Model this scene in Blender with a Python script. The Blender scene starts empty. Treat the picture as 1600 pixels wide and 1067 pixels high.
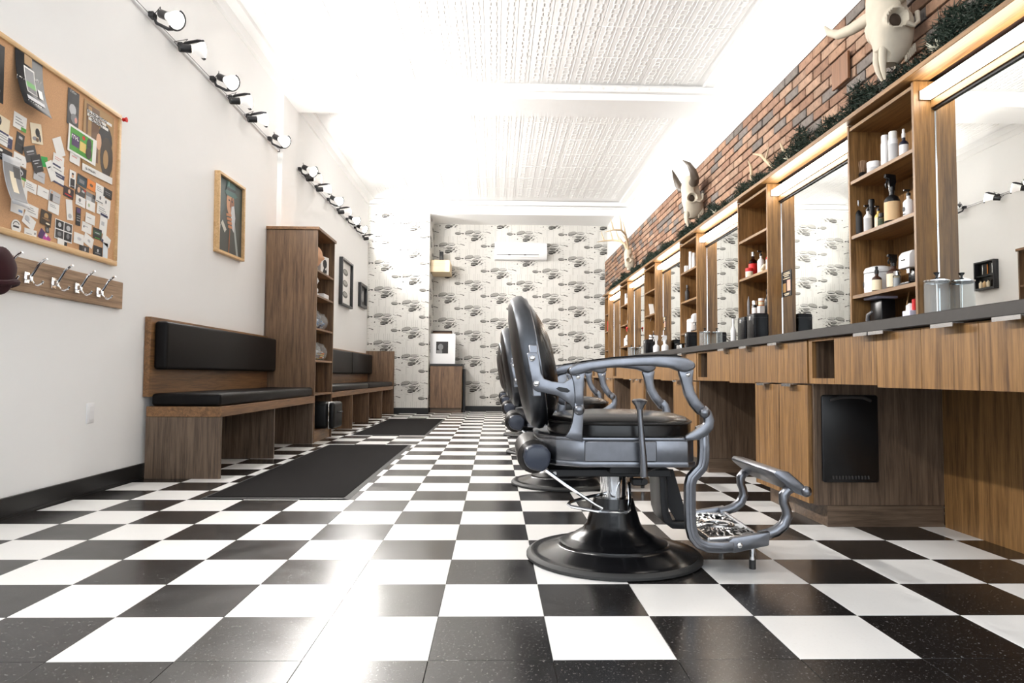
import bpy, bmesh, math, random
from mathutils import Vector, Matrix, Euler
random.seed(7)
C = bpy.context.scene.collection
S = bpy.context.scene
PI = math.pi

# ---------------------------------------------------------------- camera
H = 0.69366
pitch, yaw, roll = 0.0488, 0.02509, 0.00634
cp, sp, cy, sy, cr, sr = (math.cos(pitch), math.sin(pitch), math.cos(yaw), math.sin(yaw), math.cos(roll), math.sin(roll))
F = Vector((sy*cp, cy*cp, sp)); R0 = Vector((cy, -sy, 0)); U0 = R0.cross(F)
R = R0*cr + U0*sr; U = U0*cr - R0*sr
cam = bpy.data.cameras.new('camera'); cam.sensor_width = 36; cam.lens = 1074.2*36/1600
cam.clip_start = 0.05; cam.clip_end = 100
co = bpy.data.objects.new('camera', cam); C.objects.link(co)
m = Matrix.Identity(4)
for i in range(3):
    m[i][0], m[i][1], m[i][2] = R[i], U[i], -F[i]
m[2][3] = H
co.matrix_world = m
S.camera = co

# ---------------------------------------------------------------- world, light, exposure
S.view_settings.view_transform = 'Standard'; S.view_settings.look = 'None'
S.view_settings.gamma = 1; S.view_settings.use_curve_mapping = False
S.view_settings.exposure = 0.18
S.cycles.use_denoising = True
S.cycles.max_bounces = 9; S.cycles.diffuse_bounces = 5; S.cycles.glossy_bounces = 5
S.cycles.transmission_bounces = 8; S.cycles.transparent_max_bounces = 16
S.cycles.sample_clamp_indirect = 6.0
S.cycles.caustics_reflective = False; S.cycles.caustics_refractive = False
w = bpy.data.worlds.new('world'); S.world = w; w.use_nodes = True
WORLD = 2.8
nt = w.node_tree; bg = nt.nodes['Background']; bg.inputs[0].default_value = (0.86, 0.93, 1.0, 1); bg.inputs[1].default_value = WORLD
SPOT_W = 150; LED = 13.0; BULB = 26.0
# daylight comes through the shop window behind the camera (portal over the opening)
al = bpy.data.lights.new('window_portal', 'AREA'); al.shape = 'RECTANGLE'; al.size = 4.3; al.size_y = 3.0
al.cycles.is_portal = True
ao = bpy.data.objects.new('window_portal', al); C.objects.link(ao)
ao.location = (0, -1.6, 1.85); ao.rotation_euler = (PI/2, 0, 0)

# ---------------------------------------------------------------- materials
MATS = {}
def newmat(name):
    mt = bpy.data.materials.new(name); mt.use_nodes = True
    MATS[name] = mt
    return mt, mt.node_tree, mt.node_tree.nodes['Principled BSDF']
def srgb(r, g, b):
    f = lambda c: (c/255/12.92) if c/255 <= .04045 else ((c/255+.055)/1.055)**2.4
    return (f(r), f(g), f(b), 1)
def mat(name, col, rough=.5, metal=0, var=.06, nscale=25, bump=0, coat=0, spec=.5, emit=0, trans=0, ior=1.45):
    mt, nt, p = newmat(name); L = nt.links.new
    tc = nt.nodes.new('ShaderNodeTexCoord'); no = nt.nodes.new('ShaderNodeTexNoise')
    no.inputs['Scale'].default_value = nscale; no.inputs['Detail'].default_value = 4
    L(tc.outputs['Object'], no.inputs['Vector'])
    mx = nt.nodes.new('ShaderNodeMix'); mx.data_type = 'RGBA'
    mx.inputs[6].default_value = tuple(c*(1-var) for c in col[:3])+(1,); mx.inputs[7].default_value = tuple(min(1, c*(1+var)) for c in col[:3])+(1,)
    L(no.outputs[0], mx.inputs[0]); L(mx.outputs[2], p.inputs['Base Color'])
    p.inputs['Roughness'].default_value = rough; p.inputs['Metallic'].default_value = metal
    p.inputs['Coat Weight'].default_value = coat; p.inputs['Specular IOR Level'].default_value = spec
    p.inputs['IOR'].default_value = ior; p.inputs['Transmission Weight'].default_value = trans
    if emit:
        p.inputs['Emission Color'].default_value = col; p.inputs['Emission Strength'].default_value = emit
    if bump:
        b = nt.nodes.new('ShaderNodeBump'); b.inputs['Strength'].default_value = bump; b.inputs['Distance'].default_value = .004
        L(no.outputs[0], b.inputs['Height']); L(b.outputs[0], p.inputs['Normal'])
    return mt
def wood(name, dark, light, axis='z', rough=.42, sc=1.0):
    mt, nt, p = newmat(name); L = nt.links.new
    tc = nt.nodes.new('ShaderNodeTexCoord'); mp = nt.nodes.new('ShaderNodeMapping')
    s = {'x': (1.6, 34, 34), 'y': (34, 1.6, 34), 'z': (34, 34, 1.6)}[axis]
    mp.inputs['Scale'].default_value = tuple(v*sc for v in s)
    oi = nt.nodes.new('ShaderNodeObjectInfo'); ad = nt.nodes.new('ShaderNodeVectorMath'); ad.operation = 'ADD'
    ml = nt.nodes.new('ShaderNodeMath'); ml.operation = 'MULTIPLY'; ml.inputs[1].default_value = 7.0
    L(oi.outputs['Random'], ml.inputs[0]); L(tc.outputs['Object'], ad.inputs[0]); L(ml.outputs[0], ad.inputs[1])
    L(ad.outputs[0], mp.inputs['Vector'])
    n1 = nt.nodes.new('ShaderNodeTexNoise'); n1.inputs['Scale'].default_value = 1; n1.inputs['Detail'].default_value = 3; n1.inputs['Distortion'].default_value = 1.1
    n2 = nt.nodes.new('ShaderNodeTexNoise'); n2.inputs['Scale'].default_value = 4.5; n2.inputs['Detail'].default_value = 5; n2.inputs['Roughness'].default_value = .7
    L(mp.outputs[0], n1.inputs['Vector']); L(mp.outputs[0], n2.inputs['Vector'])
    a = nt.nodes.new('ShaderNodeMath'); a.operation = 'MULTIPLY_ADD'; a.inputs[1].default_value = .55
    hh = nt.nodes.new('ShaderNodeMath'); hh.operation = 'MULTIPLY'; hh.inputs[1].default_value = .45
    L(n2.outputs[0], hh.inputs[0]); L(n1.outputs[0], a.inputs[0]); L(hh.outputs[0], a.inputs[2])
    r = nt.nodes.new('ShaderNodeValToRGB')
    r.color_ramp.elements[0].position = .34; r.color_ramp.elements[0].color = dark
    r.color_ramp.elements[1].position = .62; r.color_ramp.elements[1].color = light
    L(a.outputs[0], r.inputs[0]); L(r.outputs[0], p.inputs['Base Color'])
    p.inputs['Roughness'].default_value = rough
    b = nt.nodes.new('ShaderNodeBump'); b.inputs['Strength'].default_value = .12; b.inputs['Distance'].default_value = .002
    L(a.outputs[0], b.inputs['Height']); L(b.outputs[0], p.inputs['Normal'])
    return mt
def tile_mat(name, base, fleck, thr, rough):
    mt, nt, p = newmat(name); L = nt.links.new
    tc = nt.nodes.new('ShaderNodeTexCoord'); oi = nt.nodes.new('ShaderNodeObjectInfo')
    ad = nt.nodes.new('ShaderNodeVectorMath'); ad.operation = 'ADD'
    ml = nt.nodes.new('ShaderNodeMath'); ml.operation = 'MULTIPLY'; ml.inputs[1].default_value = 11.0
    L(oi.outputs['Random'], ml.inputs[0]); L(tc.outputs['Object'], ad.inputs[0]); L(ml.outputs[0], ad.inputs[1])
    n = nt.nodes.new('ShaderNodeTexNoise'); n.inputs['Scale'].default_value = 150; n.inputs['Detail'].default_value = 3; n.inputs['Roughness'].default_value = .6
    L(ad.outputs[0], n.inputs['Vector'])
    r = nt.nodes.new('ShaderNodeValToRGB'); r.color_ramp.elements[0].position = thr; r.color_ramp.elements[0].color = base
    r.color_ramp.elements[1].position = thr+.16; r.color_ramp.elements[1].color = fleck
    L(n.outputs[0], r.inputs[0]); L(r.outputs[0], p.inputs['Base Color'])
    wv = nt.nodes.new('ShaderNodeTexNoise'); wv.inputs['Scale'].default_value = 9; wv.inputs['Detail'].default_value = 2
    L(ad.outputs[0], wv.inputs['Vector'])
    b = nt.nodes.new('ShaderNodeBump'); b.inputs['Strength'].default_value = .022; b.inputs['Distance'].default_value = .01
    L(wv.outputs[0], b.inputs['Height']); L(b.outputs[0], p.inputs['Normal'])
    mr = nt.nodes.new('ShaderNodeMapRange'); mr.inputs[3].default_value = rough*.75; mr.inputs[4].default_value = rough*1.35
    L(wv.outputs[0], mr.inputs[0]); L(mr.outputs[0], p.inputs['Roughness'])
    return mt
def rand_mat(name, cols, island=False, rough=.85):
    mt, nt, p = newmat(name); L = nt.links.new
    if island:
        src = nt.nodes.new('ShaderNodeNewGeometry').outputs['Random Per Island']
    else:
        src = nt.nodes.new('ShaderNodeObjectInfo').outputs['Random']
    r = nt.nodes.new('ShaderNodeValToRGB'); r.color_ramp.interpolation = 'CONSTANT'
    while len(r.color_ramp.elements) < len(cols): r.color_ramp.elements.new(.5)
    for i, c in enumerate(cols):
        r.color_ramp.elements[i].position = i/len(cols); r.color_ramp.elements[i].color = c
    tc = nt.nodes.new('ShaderNodeTexCoord'); n = nt.nodes.new('ShaderNodeTexNoise'); n.inputs['Scale'].default_value = 30; n.inputs['Detail'].default_value = 6
    L(tc.outputs['Object'], n.inputs['Vector'])
    mx = nt.nodes.new('ShaderNodeMix'); mx.data_type = 'RGBA'; mx.blend_type = 'MULTIPLY'; mx.inputs[0].default_value = .55
    mr = nt.nodes.new('ShaderNodeMapRange'); mr.inputs[1].default_value = .3; mr.inputs[2].default_value = .7; mr.inputs[3].default_value = .45; mr.inputs[4].default_value = 1.3
    L(n.outputs[0], mr.inputs[0]); L(src, r.inputs[0]); L(r.outputs[0], mx.inputs[6]); L(mr.outputs[0], mx.inputs[7]); L(mx.outputs[2], p.inputs['Base Color'])
    p.inputs['Roughness'].default_value = rough
    b = nt.nodes.new('ShaderNodeBump'); b.inputs['Strength'].default_value = .5; b.inputs['Distance'].default_value = .004
    L(n.outputs[0], b.inputs['Height']); L(b.outputs[0], p.inputs['Normal'])
    return mt
def glass(name, col=(1, 1, 1, 1), rough=0.02):
    mt, nt, p = newmat(name); L = nt.links.new
    tr = nt.nodes.new('ShaderNodeBsdfTransparent'); tr.inputs[0].default_value = col
    gl = nt.nodes.new('ShaderNodeBsdfGlossy'); gl.inputs['Roughness'].default_value = rough
    fr = nt.nodes.new('ShaderNodeFresnel'); fr.inputs[0].default_value = 1.35
    mx = nt.nodes.new('ShaderNodeMixShader'); L(fr.outputs[0], mx.inputs[0]); L(tr.outputs[0], mx.inputs[1]); L(gl.outputs[0], mx.inputs[2])
    L(mx.outputs[0], nt.nodes['Material Output'].inputs['Surface'])
    return mt

white_wall = mat('white_paint', (.89, .888, .88, 1), .62, var=.01, nscale=6)
ceil_m = mat('ceiling_paint', (.86, .855, .845, 1), .5, var=.01)
paper_wall = mat('wallpaper_ground', (.68, .67, .635, 1), .7, var=.02)
ink_d = mat('ink_dark', (.035, .033, .03, 1), .7, var=.3); ink_m = mat('ink_mid', (.12, .115, .105, 1), .7, var=.3); ink_l = mat('ink_light', (.37, .36, .335, 1), .7, var=.1)
black_tile = tile_mat('black_tile', (.010, .009, .009, 1), (.26, .25, .24, 1), .61, .22)
white_tile = tile_mat('white_tile', (.78, .77, .755, 1), (.745, .735, .72, 1), .55, .33)
grout = mat('tile_joint', (.10, .095, .09, 1), .7)
black_base = mat('black_vinyl', (.008, .008, .008, 1), .38)
W_V = wood('laminate_vertical', srgb(82, 55, 29), srgb(156, 117, 71), 'z')
W_H = wood('laminate_along', srgb(82, 55, 29), srgb(154, 116, 71), 'y')
W_X = wood('laminate_across', srgb(92, 62, 36), srgb(172, 130, 88), 'x')
B_V = wood('walnut_vertical', srgb(68, 48, 33), srgb(132, 102, 74), 'z')
B_H = wood('walnut_along', srgb(80, 53, 29), srgb(146, 106, 68), 'y')
G_V = wood('grey_walnut_vertical', srgb(60, 46, 36), srgb(118, 98, 80), 'z')
G_X = wood('grey_walnut_across', srgb(64, 50, 38), srgb(122, 102, 84), 'x')
dark_inside = wood('dark_laminate', srgb(40, 26, 14), srgb(84, 58, 36), 'z')
pale_wood = wood('pale_birch', srgb(214, 190, 150), srgb(236, 216, 182), 'x', .5, .6)
oak_h = wood('weathered_oak', srgb(112, 88, 66), srgb(170, 140, 112), 'y', .6)
pine = wood('light_pine', srgb(190, 150, 100), srgb(222, 186, 138), 'y', .5)
counter_m = mat('charcoal_stone', srgb(46, 42, 39), .5, var=.25, nscale=40)
cork = mat('cork', srgb(204, 160, 120), .9, var=.22, nscale=160)
leather = mat('black_leather', (.007, .006, .006, 1), .42, var=.3, nscale=60, bump=.06, spec=.14)
chair_leather = mat('glossy_black_leather', (.009, .008, .008, 1), .24, var=.2, nscale=50, spec=.5)
leather2 = mat('worn_black_leather', (.013, .011, .010, 1), .36, var=.3, nscale=40, bump=.03, spec=.4)
pewter = mat('pewter', srgb(126, 128, 134), .30, 1, var=.2, nscale=30, bump=.02)
pewter_d = mat('dark_pewter', srgb(82, 84, 88), .38, 1, var=.15)
chrome = mat('chrome', (.85, .86, .88, 1), .08, 1, var=.02)
silver = mat('bright_silver', (.86, .86, .86, 1), .26, 1, var=.15)
gloss_black = mat('gloss_black', (.006, .006, .007, 1), .24, coat=.1)
black_paint = mat('black_metal', (.01, .01, .012, 1), .4)
black_plastic = mat('black_plastic', (.009, .009, .010, 1), .3)
blue_black = mat('blue_black_plastic', (.035, .042, .062, 1), .30)
white_plastic = mat('white_plastic', (.84, .84, .85, 1), .3, var=.01)
off_white = mat('off_white_plastic', (.80, .79, .75, 1), .35, var=.01)
mirror_m, _nt, _p = newmat('mirror_silver'); _p.inputs['Base Color'].default_value = (.90, .92, .91, 1); _p.inputs['Metallic'].default_value = 1; _p.inputs['Roughness'].default_value = .0
led_m = mat('frosted_led', (1, .93, .82, 1), .5, emit=LED, var=0)
bulb_m = mat('bulb_face', (1, .97, .92, 1), .5, emit=BULB, var=0)
strip_m = mat('led_strip', (.93, .93, 1, 1), .5, emit=2.2, var=0)
bulb_side = mat('bulb_glass', (1, .98, .95, 1), .3, var=.01, emit=.25)
mat_fiber = mat('mat_fiber', (.010, .009, .009, 1), .95, var=.5, nscale=300, bump=.4, spec=.08)
rubber = mat('rubber', (.03, .03, .03, 1), .6)
BR = [srgb(154, 120, 98), srgb(142, 110, 90), srgb(162, 132, 110), srgb(116, 108, 102), srgb(134, 102, 82), srgb(148, 120, 100), srgb(106, 98, 92), srgb(158, 124, 100)]
brick_m = rand_mat('brick_clay', BR); brick_far_m = rand_mat('brick_clay_far', BR, True)
mortar = mat('dark_mortar', srgb(64, 44, 36), .95, var=.3)
bone = mat('bone', srgb(196, 186, 168), .6, var=.12, nscale=18, bump=.25)
horn_m = mat('dark_horn', srgb(84, 74, 64), .4, var=.4, nscale=12)
antler_m = mat('antler', srgb(196, 176, 146), .6, var=.25)
needle_m = mat('pine_needles', srgb(30, 46, 34), .7, var=.5, nscale=12)
frost_m = mat('frosted_flower', srgb(228, 224, 204), .7, var=.1)
clear = glass('clear_glass', (.93, .95, .95, 1)); jar_glass, _n, _p = newmat('jar_glass')
_tr = _n.nodes.new('ShaderNodeBsdfTransparent'); _tr.inputs[0].default_value = (.95, .97, .97, 1); _m = _n.nodes.new('ShaderNodeMixShader'); _m.inputs[0].default_value = .22
_p.inputs['Base Color'].default_value = (.8, .83, .84, 1); _p.inputs['Roughness'].default_value = .08
_n.links.new(_tr.outputs[0], _m.inputs[1]); _n.links.new(_p.outputs[0], _m.inputs[2]); _n.links.new(_m.outputs[0], _n.nodes['Material Output'].inputs['Surface'])
amber = glass('amber_glass', (.35, .12, .02, 1))
art_bg = mat('print_teal', srgb(40, 54, 50), .45, var=.4, nscale=20)
P = {}
def flat(name, r, g, b, rough=.55):
    k = 'paint_'+name
    if k not in P: P[k] = mat(k, srgb(r, g, b), rough, var=.03)
    return P[k]
paper_white = flat('paper_white', 238, 236, 232); ink = flat('ink_print', 24, 22, 24); grey_ink = flat('grey_print', 140, 138, 140)
red_m = flat('red', 205, 30, 34); green_m = flat('green', 70, 150, 46); navy_m = flat('navy', 44, 46, 84); orange_m = flat('orange', 226, 132, 52)
kraft_m = flat('kraft', 214, 180, 136); cream_m = flat('cream', 232, 218, 190); yellow_m = flat('yellow', 226, 196, 110); pink_m = flat('pink', 206, 70, 160)
skin_m = flat('skin', 214, 168, 134); maroon_m = mat('maroon_cloth', srgb(46, 10, 16), .9, var=.3, bump=.2)
bristle = flat('bristle', 150, 118, 88); grey_m = flat('grey', 122, 122, 124); brown_m = flat('brown', 104, 74, 48); tan_m = flat('tan', 168, 132, 84)
darkgrey_m = flat('dark_grey', 58, 56, 56); purple_m = flat('purple', 72, 44, 92); teal_d = flat('deep_teal', 40, 62, 72); ltgrey_m = flat('light_grey', 190, 190, 192)

# ---------------------------------------------------------------- mesh building
class MB:
    def __init__(s): s.bm = bmesh.new()
    def _add(s, b, mi=0, bev=0, seg=2, mtx=None):
        if bev > 0:
            ed = [e for e in b.edges if len(e.link_faces) == 2 and e.calc_face_angle(0) > .5]
            bmesh.ops.bevel(b, geom=ed, offset=bev, segments=seg, profile=.5, affect='EDGES', clamp_overlap=True)
        if mtx is not None: b.transform(mtx)
        for f in b.faces: f.material_index = mi
        me = bpy.data.meshes.new('tmp'); b.to_mesh(me); b.free(); s.bm.from_mesh(me); bpy.data.meshes.remove(me)
        return s
    def bx(s, x0, x1, y0, y1, z0, z1, bev=0, seg=1, mi=0, mtx=None):
        b = bmesh.new()
        bmesh.ops.create_cube(b, size=1)
        b.transform(Matrix.Translation(((x0+x1)/2, (y0+y1)/2, (z0+z1)/2)) @ Matrix.Diagonal((abs(x1-x0), abs(y1-y0), abs(z1-z0), 1)))
        return s._add(b, mi, bev, seg, mtx)
    def prism(s, poly, a0, a1, plane='xz', bev=0, seg=1, mi=0, mtx=None):
        b = bmesh.new()
        def P3(p, a):
            return {'xz': (p[0], a, p[1]), 'yz': (a, p[0], p[1]), 'xy': (p[0], p[1], a)}[plane]
        lo = [b.verts.new(P3(p, a0)) for p in poly]; hi = [b.verts.new(P3(p, a1)) for p in poly]
        n = len(poly)
        b.faces.new(lo); b.faces.new(hi[::-1])
        for i in range(n): b.faces.new((lo[i], hi[i], hi[(i+1) % n], lo[(i+1) % n]))
        bmesh.ops.recalc_face_normals(b, faces=b.faces)
        return s._add(b, mi, bev, seg, mtx)
    def lathe(s, prof, seg=24, c=(0, 0, 0), mi=0, mtx=None, axis='z'):
        b = bmesh.new(); rings = []
        for r, z in prof:
            if r < 1e-6: rings.append([b.verts.new((0, 0, z))])
            else: rings.append([b.verts.new((r*math.cos(2*PI*i/seg), r*math.sin(2*PI*i/seg), z)) for i in range(seg)])
        for A, B in zip(rings, rings[1:]):
            for i in range(seg):
                j = (i+1) % seg
                if len(A) == 1 and len(B) == 1: continue
                if len(A) == 1: b.faces.new((A[0], B[i], B[j]))
                elif len(B) == 1: b.faces.new((A[i], A[j], B[0]))
                else: b.faces.new((A[i], A[j], B[j], B[i]))
        bmesh.ops.recalc_face_normals(b, faces=b.faces)
        M = Matrix.Translation(c)
        if axis == 'x': M = M @ Matrix.Rotation(PI/2, 4, 'Y')
        if axis == 'y': M = M @ Matrix.Rotation(-PI/2, 4, 'X')
        if mtx is not None: M = mtx @ M
        return s._add(b, mi, 0, 1, M)
    def cyl(s, c, r, h, seg=20, axis='z', r2=None, mi=0, mtx=None, bev=0):
        r2 = r if r2 is None else r2
        if bev: pr = [(0, 0), (r-bev, 0), (r, bev), (r2, h-bev), (r2-bev, h), (0, h)]
        else: pr = [(0, 0), (r, 0), (r2, h), (0, h)]
        return s.lathe(pr, seg, c, mi, mtx, axis)
    def sph(s, c, r, seg=16, sc=(1, 1, 1), mi=0, mtx=None):
        b = bmesh.new(); bmesh.ops.create_uvsphere(b, u_segments=seg, v_segments=max(6, seg*2//3), radius=r)
        M = Matrix.Translation(c) @ Matrix.Diagonal((*sc, 1))
        if mtx is not None: M = mtx @ M
        return s._add(b, mi, 0, 1, M)
    def tube(s, pts, r, seg=8, closed=False, mi=0, mtx=None, flat=1.0):
        b = bmesh.new(); pts = [Vector(p) for p in pts]; n = len(pts); rings = []
        rad = r if isinstance(r, (list, tuple)) else [r]*n
        up = None
        for i, p in enumerate(pts):
            if closed: t = pts[(i+1) % n]-pts[i-1]
            else: t = pts[min(i+1, n-1)]-pts[max(i-1, 0)]
            t.normalize()
            if up is None:
                up = Vector((0, 0, 1)) if abs(t.z) < .9 else Vector((0, 1, 0))
            a = t.cross(up).normalized(); up = a.cross(t).normalized()
            rings.append([b.verts.new(p + (a*math.cos(2*PI*k/seg) + up*math.sin(2*PI*k/seg)*flat)*rad[i]) for k in range(seg)])
        m_ = n if closed else n-1
        for i in range(m_):
            A, B = rings[i], rings[(i+1) % n]
            for k in range(seg): b.faces.new((A[k], A[(k+1) % seg], B[(k+1) % seg], B[k]))
        if not closed: b.faces.new(rings[0][::-1]); b.faces.new(rings[-1])
        bmesh.ops.recalc_face_normals(b, faces=b.faces)
        return s._add(b, mi, 0, 1, mtx)
    def strap(s, path, width, v0, v1, bev=.004, mi=0, mtx=None, ext=None):
        L_, R_ = [], []
        n = len(path)
        ws = width if isinstance(width, (list, tuple)) else [width]*n
        for i in range(n):
            a = Vector(path[max(i-1, 0)]); c = Vector(path[min(i+1, n-1)]); t = (c-a).normalized(); nn = Vector((-t.y, t.x))
            p = Vector(path[i]); L_.append(tuple(p+nn*ws[i]/2)); R_.append(tuple(p-nn*ws[i]/2))
        b = bmesh.new()
        q = []
        for v in (v0, v1):
            q.append(([b.verts.new((x, v, z)) for x, z in L_], [b.verts.new((x, v, z)) for x, z in R_]))
        (l0, r0), (l1, r1) = q
        for i in range(n-1):
            b.faces.new((l0[i], l0[i+1], r0[i+1], r0[i])); b.faces.new((l1[i], r1[i], r1[i+1], l1[i+1]))
            b.faces.new((l0[i], l1[i], l1[i+1], l0[i+1])); b.faces.new((r0[i], r0[i+1], r1[i+1], r1[i]))
        b.faces.new((l0[0], r0[0], r1[0], l1[0])); b.faces.new((l0[-1], l1[-1], r1[-1], r0[-1]))
        bmesh.ops.recalc_face_normals(b, faces=b.faces)
        return s._add(b, mi, bev, 2, mtx)
    def polys(s, verts, faces, mi=0):
        b = bmesh.new(); vs = [b.verts.new(v) for v in verts]
        for f in faces: b.faces.new([vs[i] for i in f])
        return s._add(b, mi)
    def mesh(s, name, mats, ang=38):
        me = bpy.data.meshes.new(name); s.bm.to_mesh(me); s.bm.free()
        for mt in (mats if isinstance(mats, (list, tuple)) else [mats]): me.materials.append(mt)
        for p in me.polygons: p.use_smooth = True
        me.set_sharp_from_angle(angle=math.radians(ang))
        return me

def link(name, me, parent=None, loc=(0, 0, 0), rot=(0, 0, 0)):
    o = bpy.data.objects.new(name, me); C.objects.link(o); o.location = loc; o.rotation_euler = rot
    if parent is not None: o.parent = parent
    return o
def part(name, mb, mt, parent, loc=(0, 0, 0), rot=(0, 0, 0), label=None, kind=None, ang=38):
    o = link(name, mb.mesh(name, mt, ang), parent, loc, rot)
    if label: o['label'] = label
    if kind: o['kind'] = kind
    return o
def tag(o, label, cat, group=None):
    o['label'] = label; o['category'] = cat
    if group: o['group'] = group
    return o
def thing(name, label, cat, loc=(0, 0, 0), rot=(0, 0, 0), group=None):
    o = link(name, None, None, loc, rot); o.empty_display_size = .1
    return tag(o, label, cat, group)
def solo(name, mb, mt, label, cat, loc=(0, 0, 0), rot=(0, 0, 0), group=None, ang=38):
    return tag(link(name, mb.mesh(name, mt, ang), None, loc, rot), label, cat, group)
def struct(name, mb, mt, parent=None, loc=(0, 0, 0), kind='structure'):
    o = link(name, mb.mesh(name, mt), parent, loc)
    if parent is None: o['kind'] = kind
    return o
def dup(root, loc, label=None, group=None):
    def cp(o, par):
        c = o.copy(); C.objects.link(c); c.parent = par
        for ch in [x for x in kids.get(o.name, [])]: cp(ch, c)
        return c
    kids = {}
    for o in C.objects:
        if o.parent: kids.setdefault(o.parent.name, []).append(o)
    r = cp(root, None); r.location = loc
    if label: r['label'] = label
    if group: r['group'] = group
    return r
def text_mesh(body, size, name='lettering', extrude=.0003):
    cu = bpy.data.curves.new('tmp_text', 'FONT'); cu.body = body; cu.size = size; cu.align_x = 'CENTER'; cu.align_y = 'CENTER'; cu.extrude = extrude; cu.resolution_u = 2
    o = bpy.data.objects.new('tmp_text', cu); C.objects.link(o)
    bpy.context.view_layer.update()
    me = bpy.data.meshes.new_from_object(o.evaluated_get(bpy.context.evaluated_depsgraph_get()))
    bpy.data.objects.remove(o); bpy.data.curves.remove(cu); me.name = name
    return me
def add_text(body, size, mt, parent, loc, rot, name='lettering'):
    me = text_mesh(body, size, name); me.materials.clear(); me.materials.append(mt)
    return link(name, me, parent, loc, rot)
def ellipse(cx, cz, rx, rz, n=20, a=0, t0=0, t1=2*PI):
    pts = []
    for i in range(n):
        t = t0+(t1-t0)*i/(n if abs(t1-t0-2*PI) < 1e-6 else n-1)
        x, z = rx*math.cos(t), rz*math.sin(t); pts.append((cx+x*math.cos(a)-z*math.sin(a), cz+x*math.sin(a)+z*math.cos(a)))
    return pts

# ---------------------------------------------------------------- room
XL, XR, ZC = -2.32, 2.40, 3.85
YF, YB, YN = -1.6, 12.35, 13.2
T = .3048; TX0, TY0 = -.15637, 1.71051
floor = struct('floor', MB().bx(XL, XR, YF, YN, -.06, -.004), grout)
tb = MB().bx(.0005, T-.0005, .0005, T-.0005, -.006, 0, .0008).mesh('floor_tile', black_tile)
tw = MB().bx(.0005, T-.0005, .0005, T-.0005, -.006, 0, .0008).mesh('floor_tile', white_tile)
cells = []
for r in range(-4, 38):
    for c in range(-8, 9):
        x, y = TX0+c*T, TY0+r*T
        x0, x1, y1 = max(x, XL), min(x+T, XR), min(y+T, YN)
        if x1-x0 < .01 or y1-y < .01 or y < .6: continue
        blk = (r+c) % 2 == 0 or r < 0 or c == -8
        cells.append((y, x, x0, x1, y1, blk))
def shows(cl):
    y, x = cl[0], cl[1]
    return y > 1.3 and abs((x+T/2)/(y+.2)) < .83
near = sorted([c for c in cells if shows(c)], key=lambda c: c[0])[:300]
ns = set(near); far = MB()
for cl in cells:
    y, x, x0, x1, y1, blk = cl
    if cl in ns:
        o = link('floor_tile', tb if blk else tw, floor, (x0, y, 0))
        if x1-x0 < T-.001 or y1-y < T-.001: o.scale = ((x1-x0)/T, (y1-y)/T, 1)
    else: far.bx(x0+.0005, x1-.0005, y+.0005, y1-.0005, -.006, 0, 0, mi=0 if blk else 1)
part('floor_tile_field', far, [black_tile, white_tile], floor, kind='stuff')

# walls
wl = struct('wall_left', MB().bx(XL-.12, XL, YF, 7.26, 0, ZC).bx(XL-.12, XL+.025, 7.8, YN, 0, ZC), white_wall)
struct('trim_1', MB().bx(XL-.1, XL+.05, 7.26, 7.80, 0, ZC, .004), white_wall)
wr = struct('wall_right', MB().bx(XR, XR+.12, YF, YN, 0, ZC), white_wall)
struct('wall_front', MB().bx(XL, XR, YF-.1, YF, 0, .35).bx(XL, XR, YF-.1, YF, 3.35, ZC).bx(XL, -2.15, YF-.1, YF, .35, 3.35).bx(2.15, XR, YF-.1, YF, .35, 3.35), white_wall)
struct('window_1', MB().bx(-.03, .03, YF-.08, YF-.02, .35, 3.35).bx(-2.15, 2.15, YF-.08, YF-.02, 2.5, 2.56), black_paint)
wb = struct('wall_back', MB().bx(-1.19, 2.17, YN, YN+.1, 0, 3.6), paper_wall)
wbl = struct('wall_back_left', MB().bx(XL, -1.19, YB, YN+.1, 0, ZC), paper_wall)
struct('wall_back_right', MB().bx(2.17, XR, YB, YN+.1, 0, ZC), white_wall)
struct('wall_header', MB().bx(-1.19, 2.17, YB, YN+.1, 3.6, ZC), white_wall)
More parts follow.
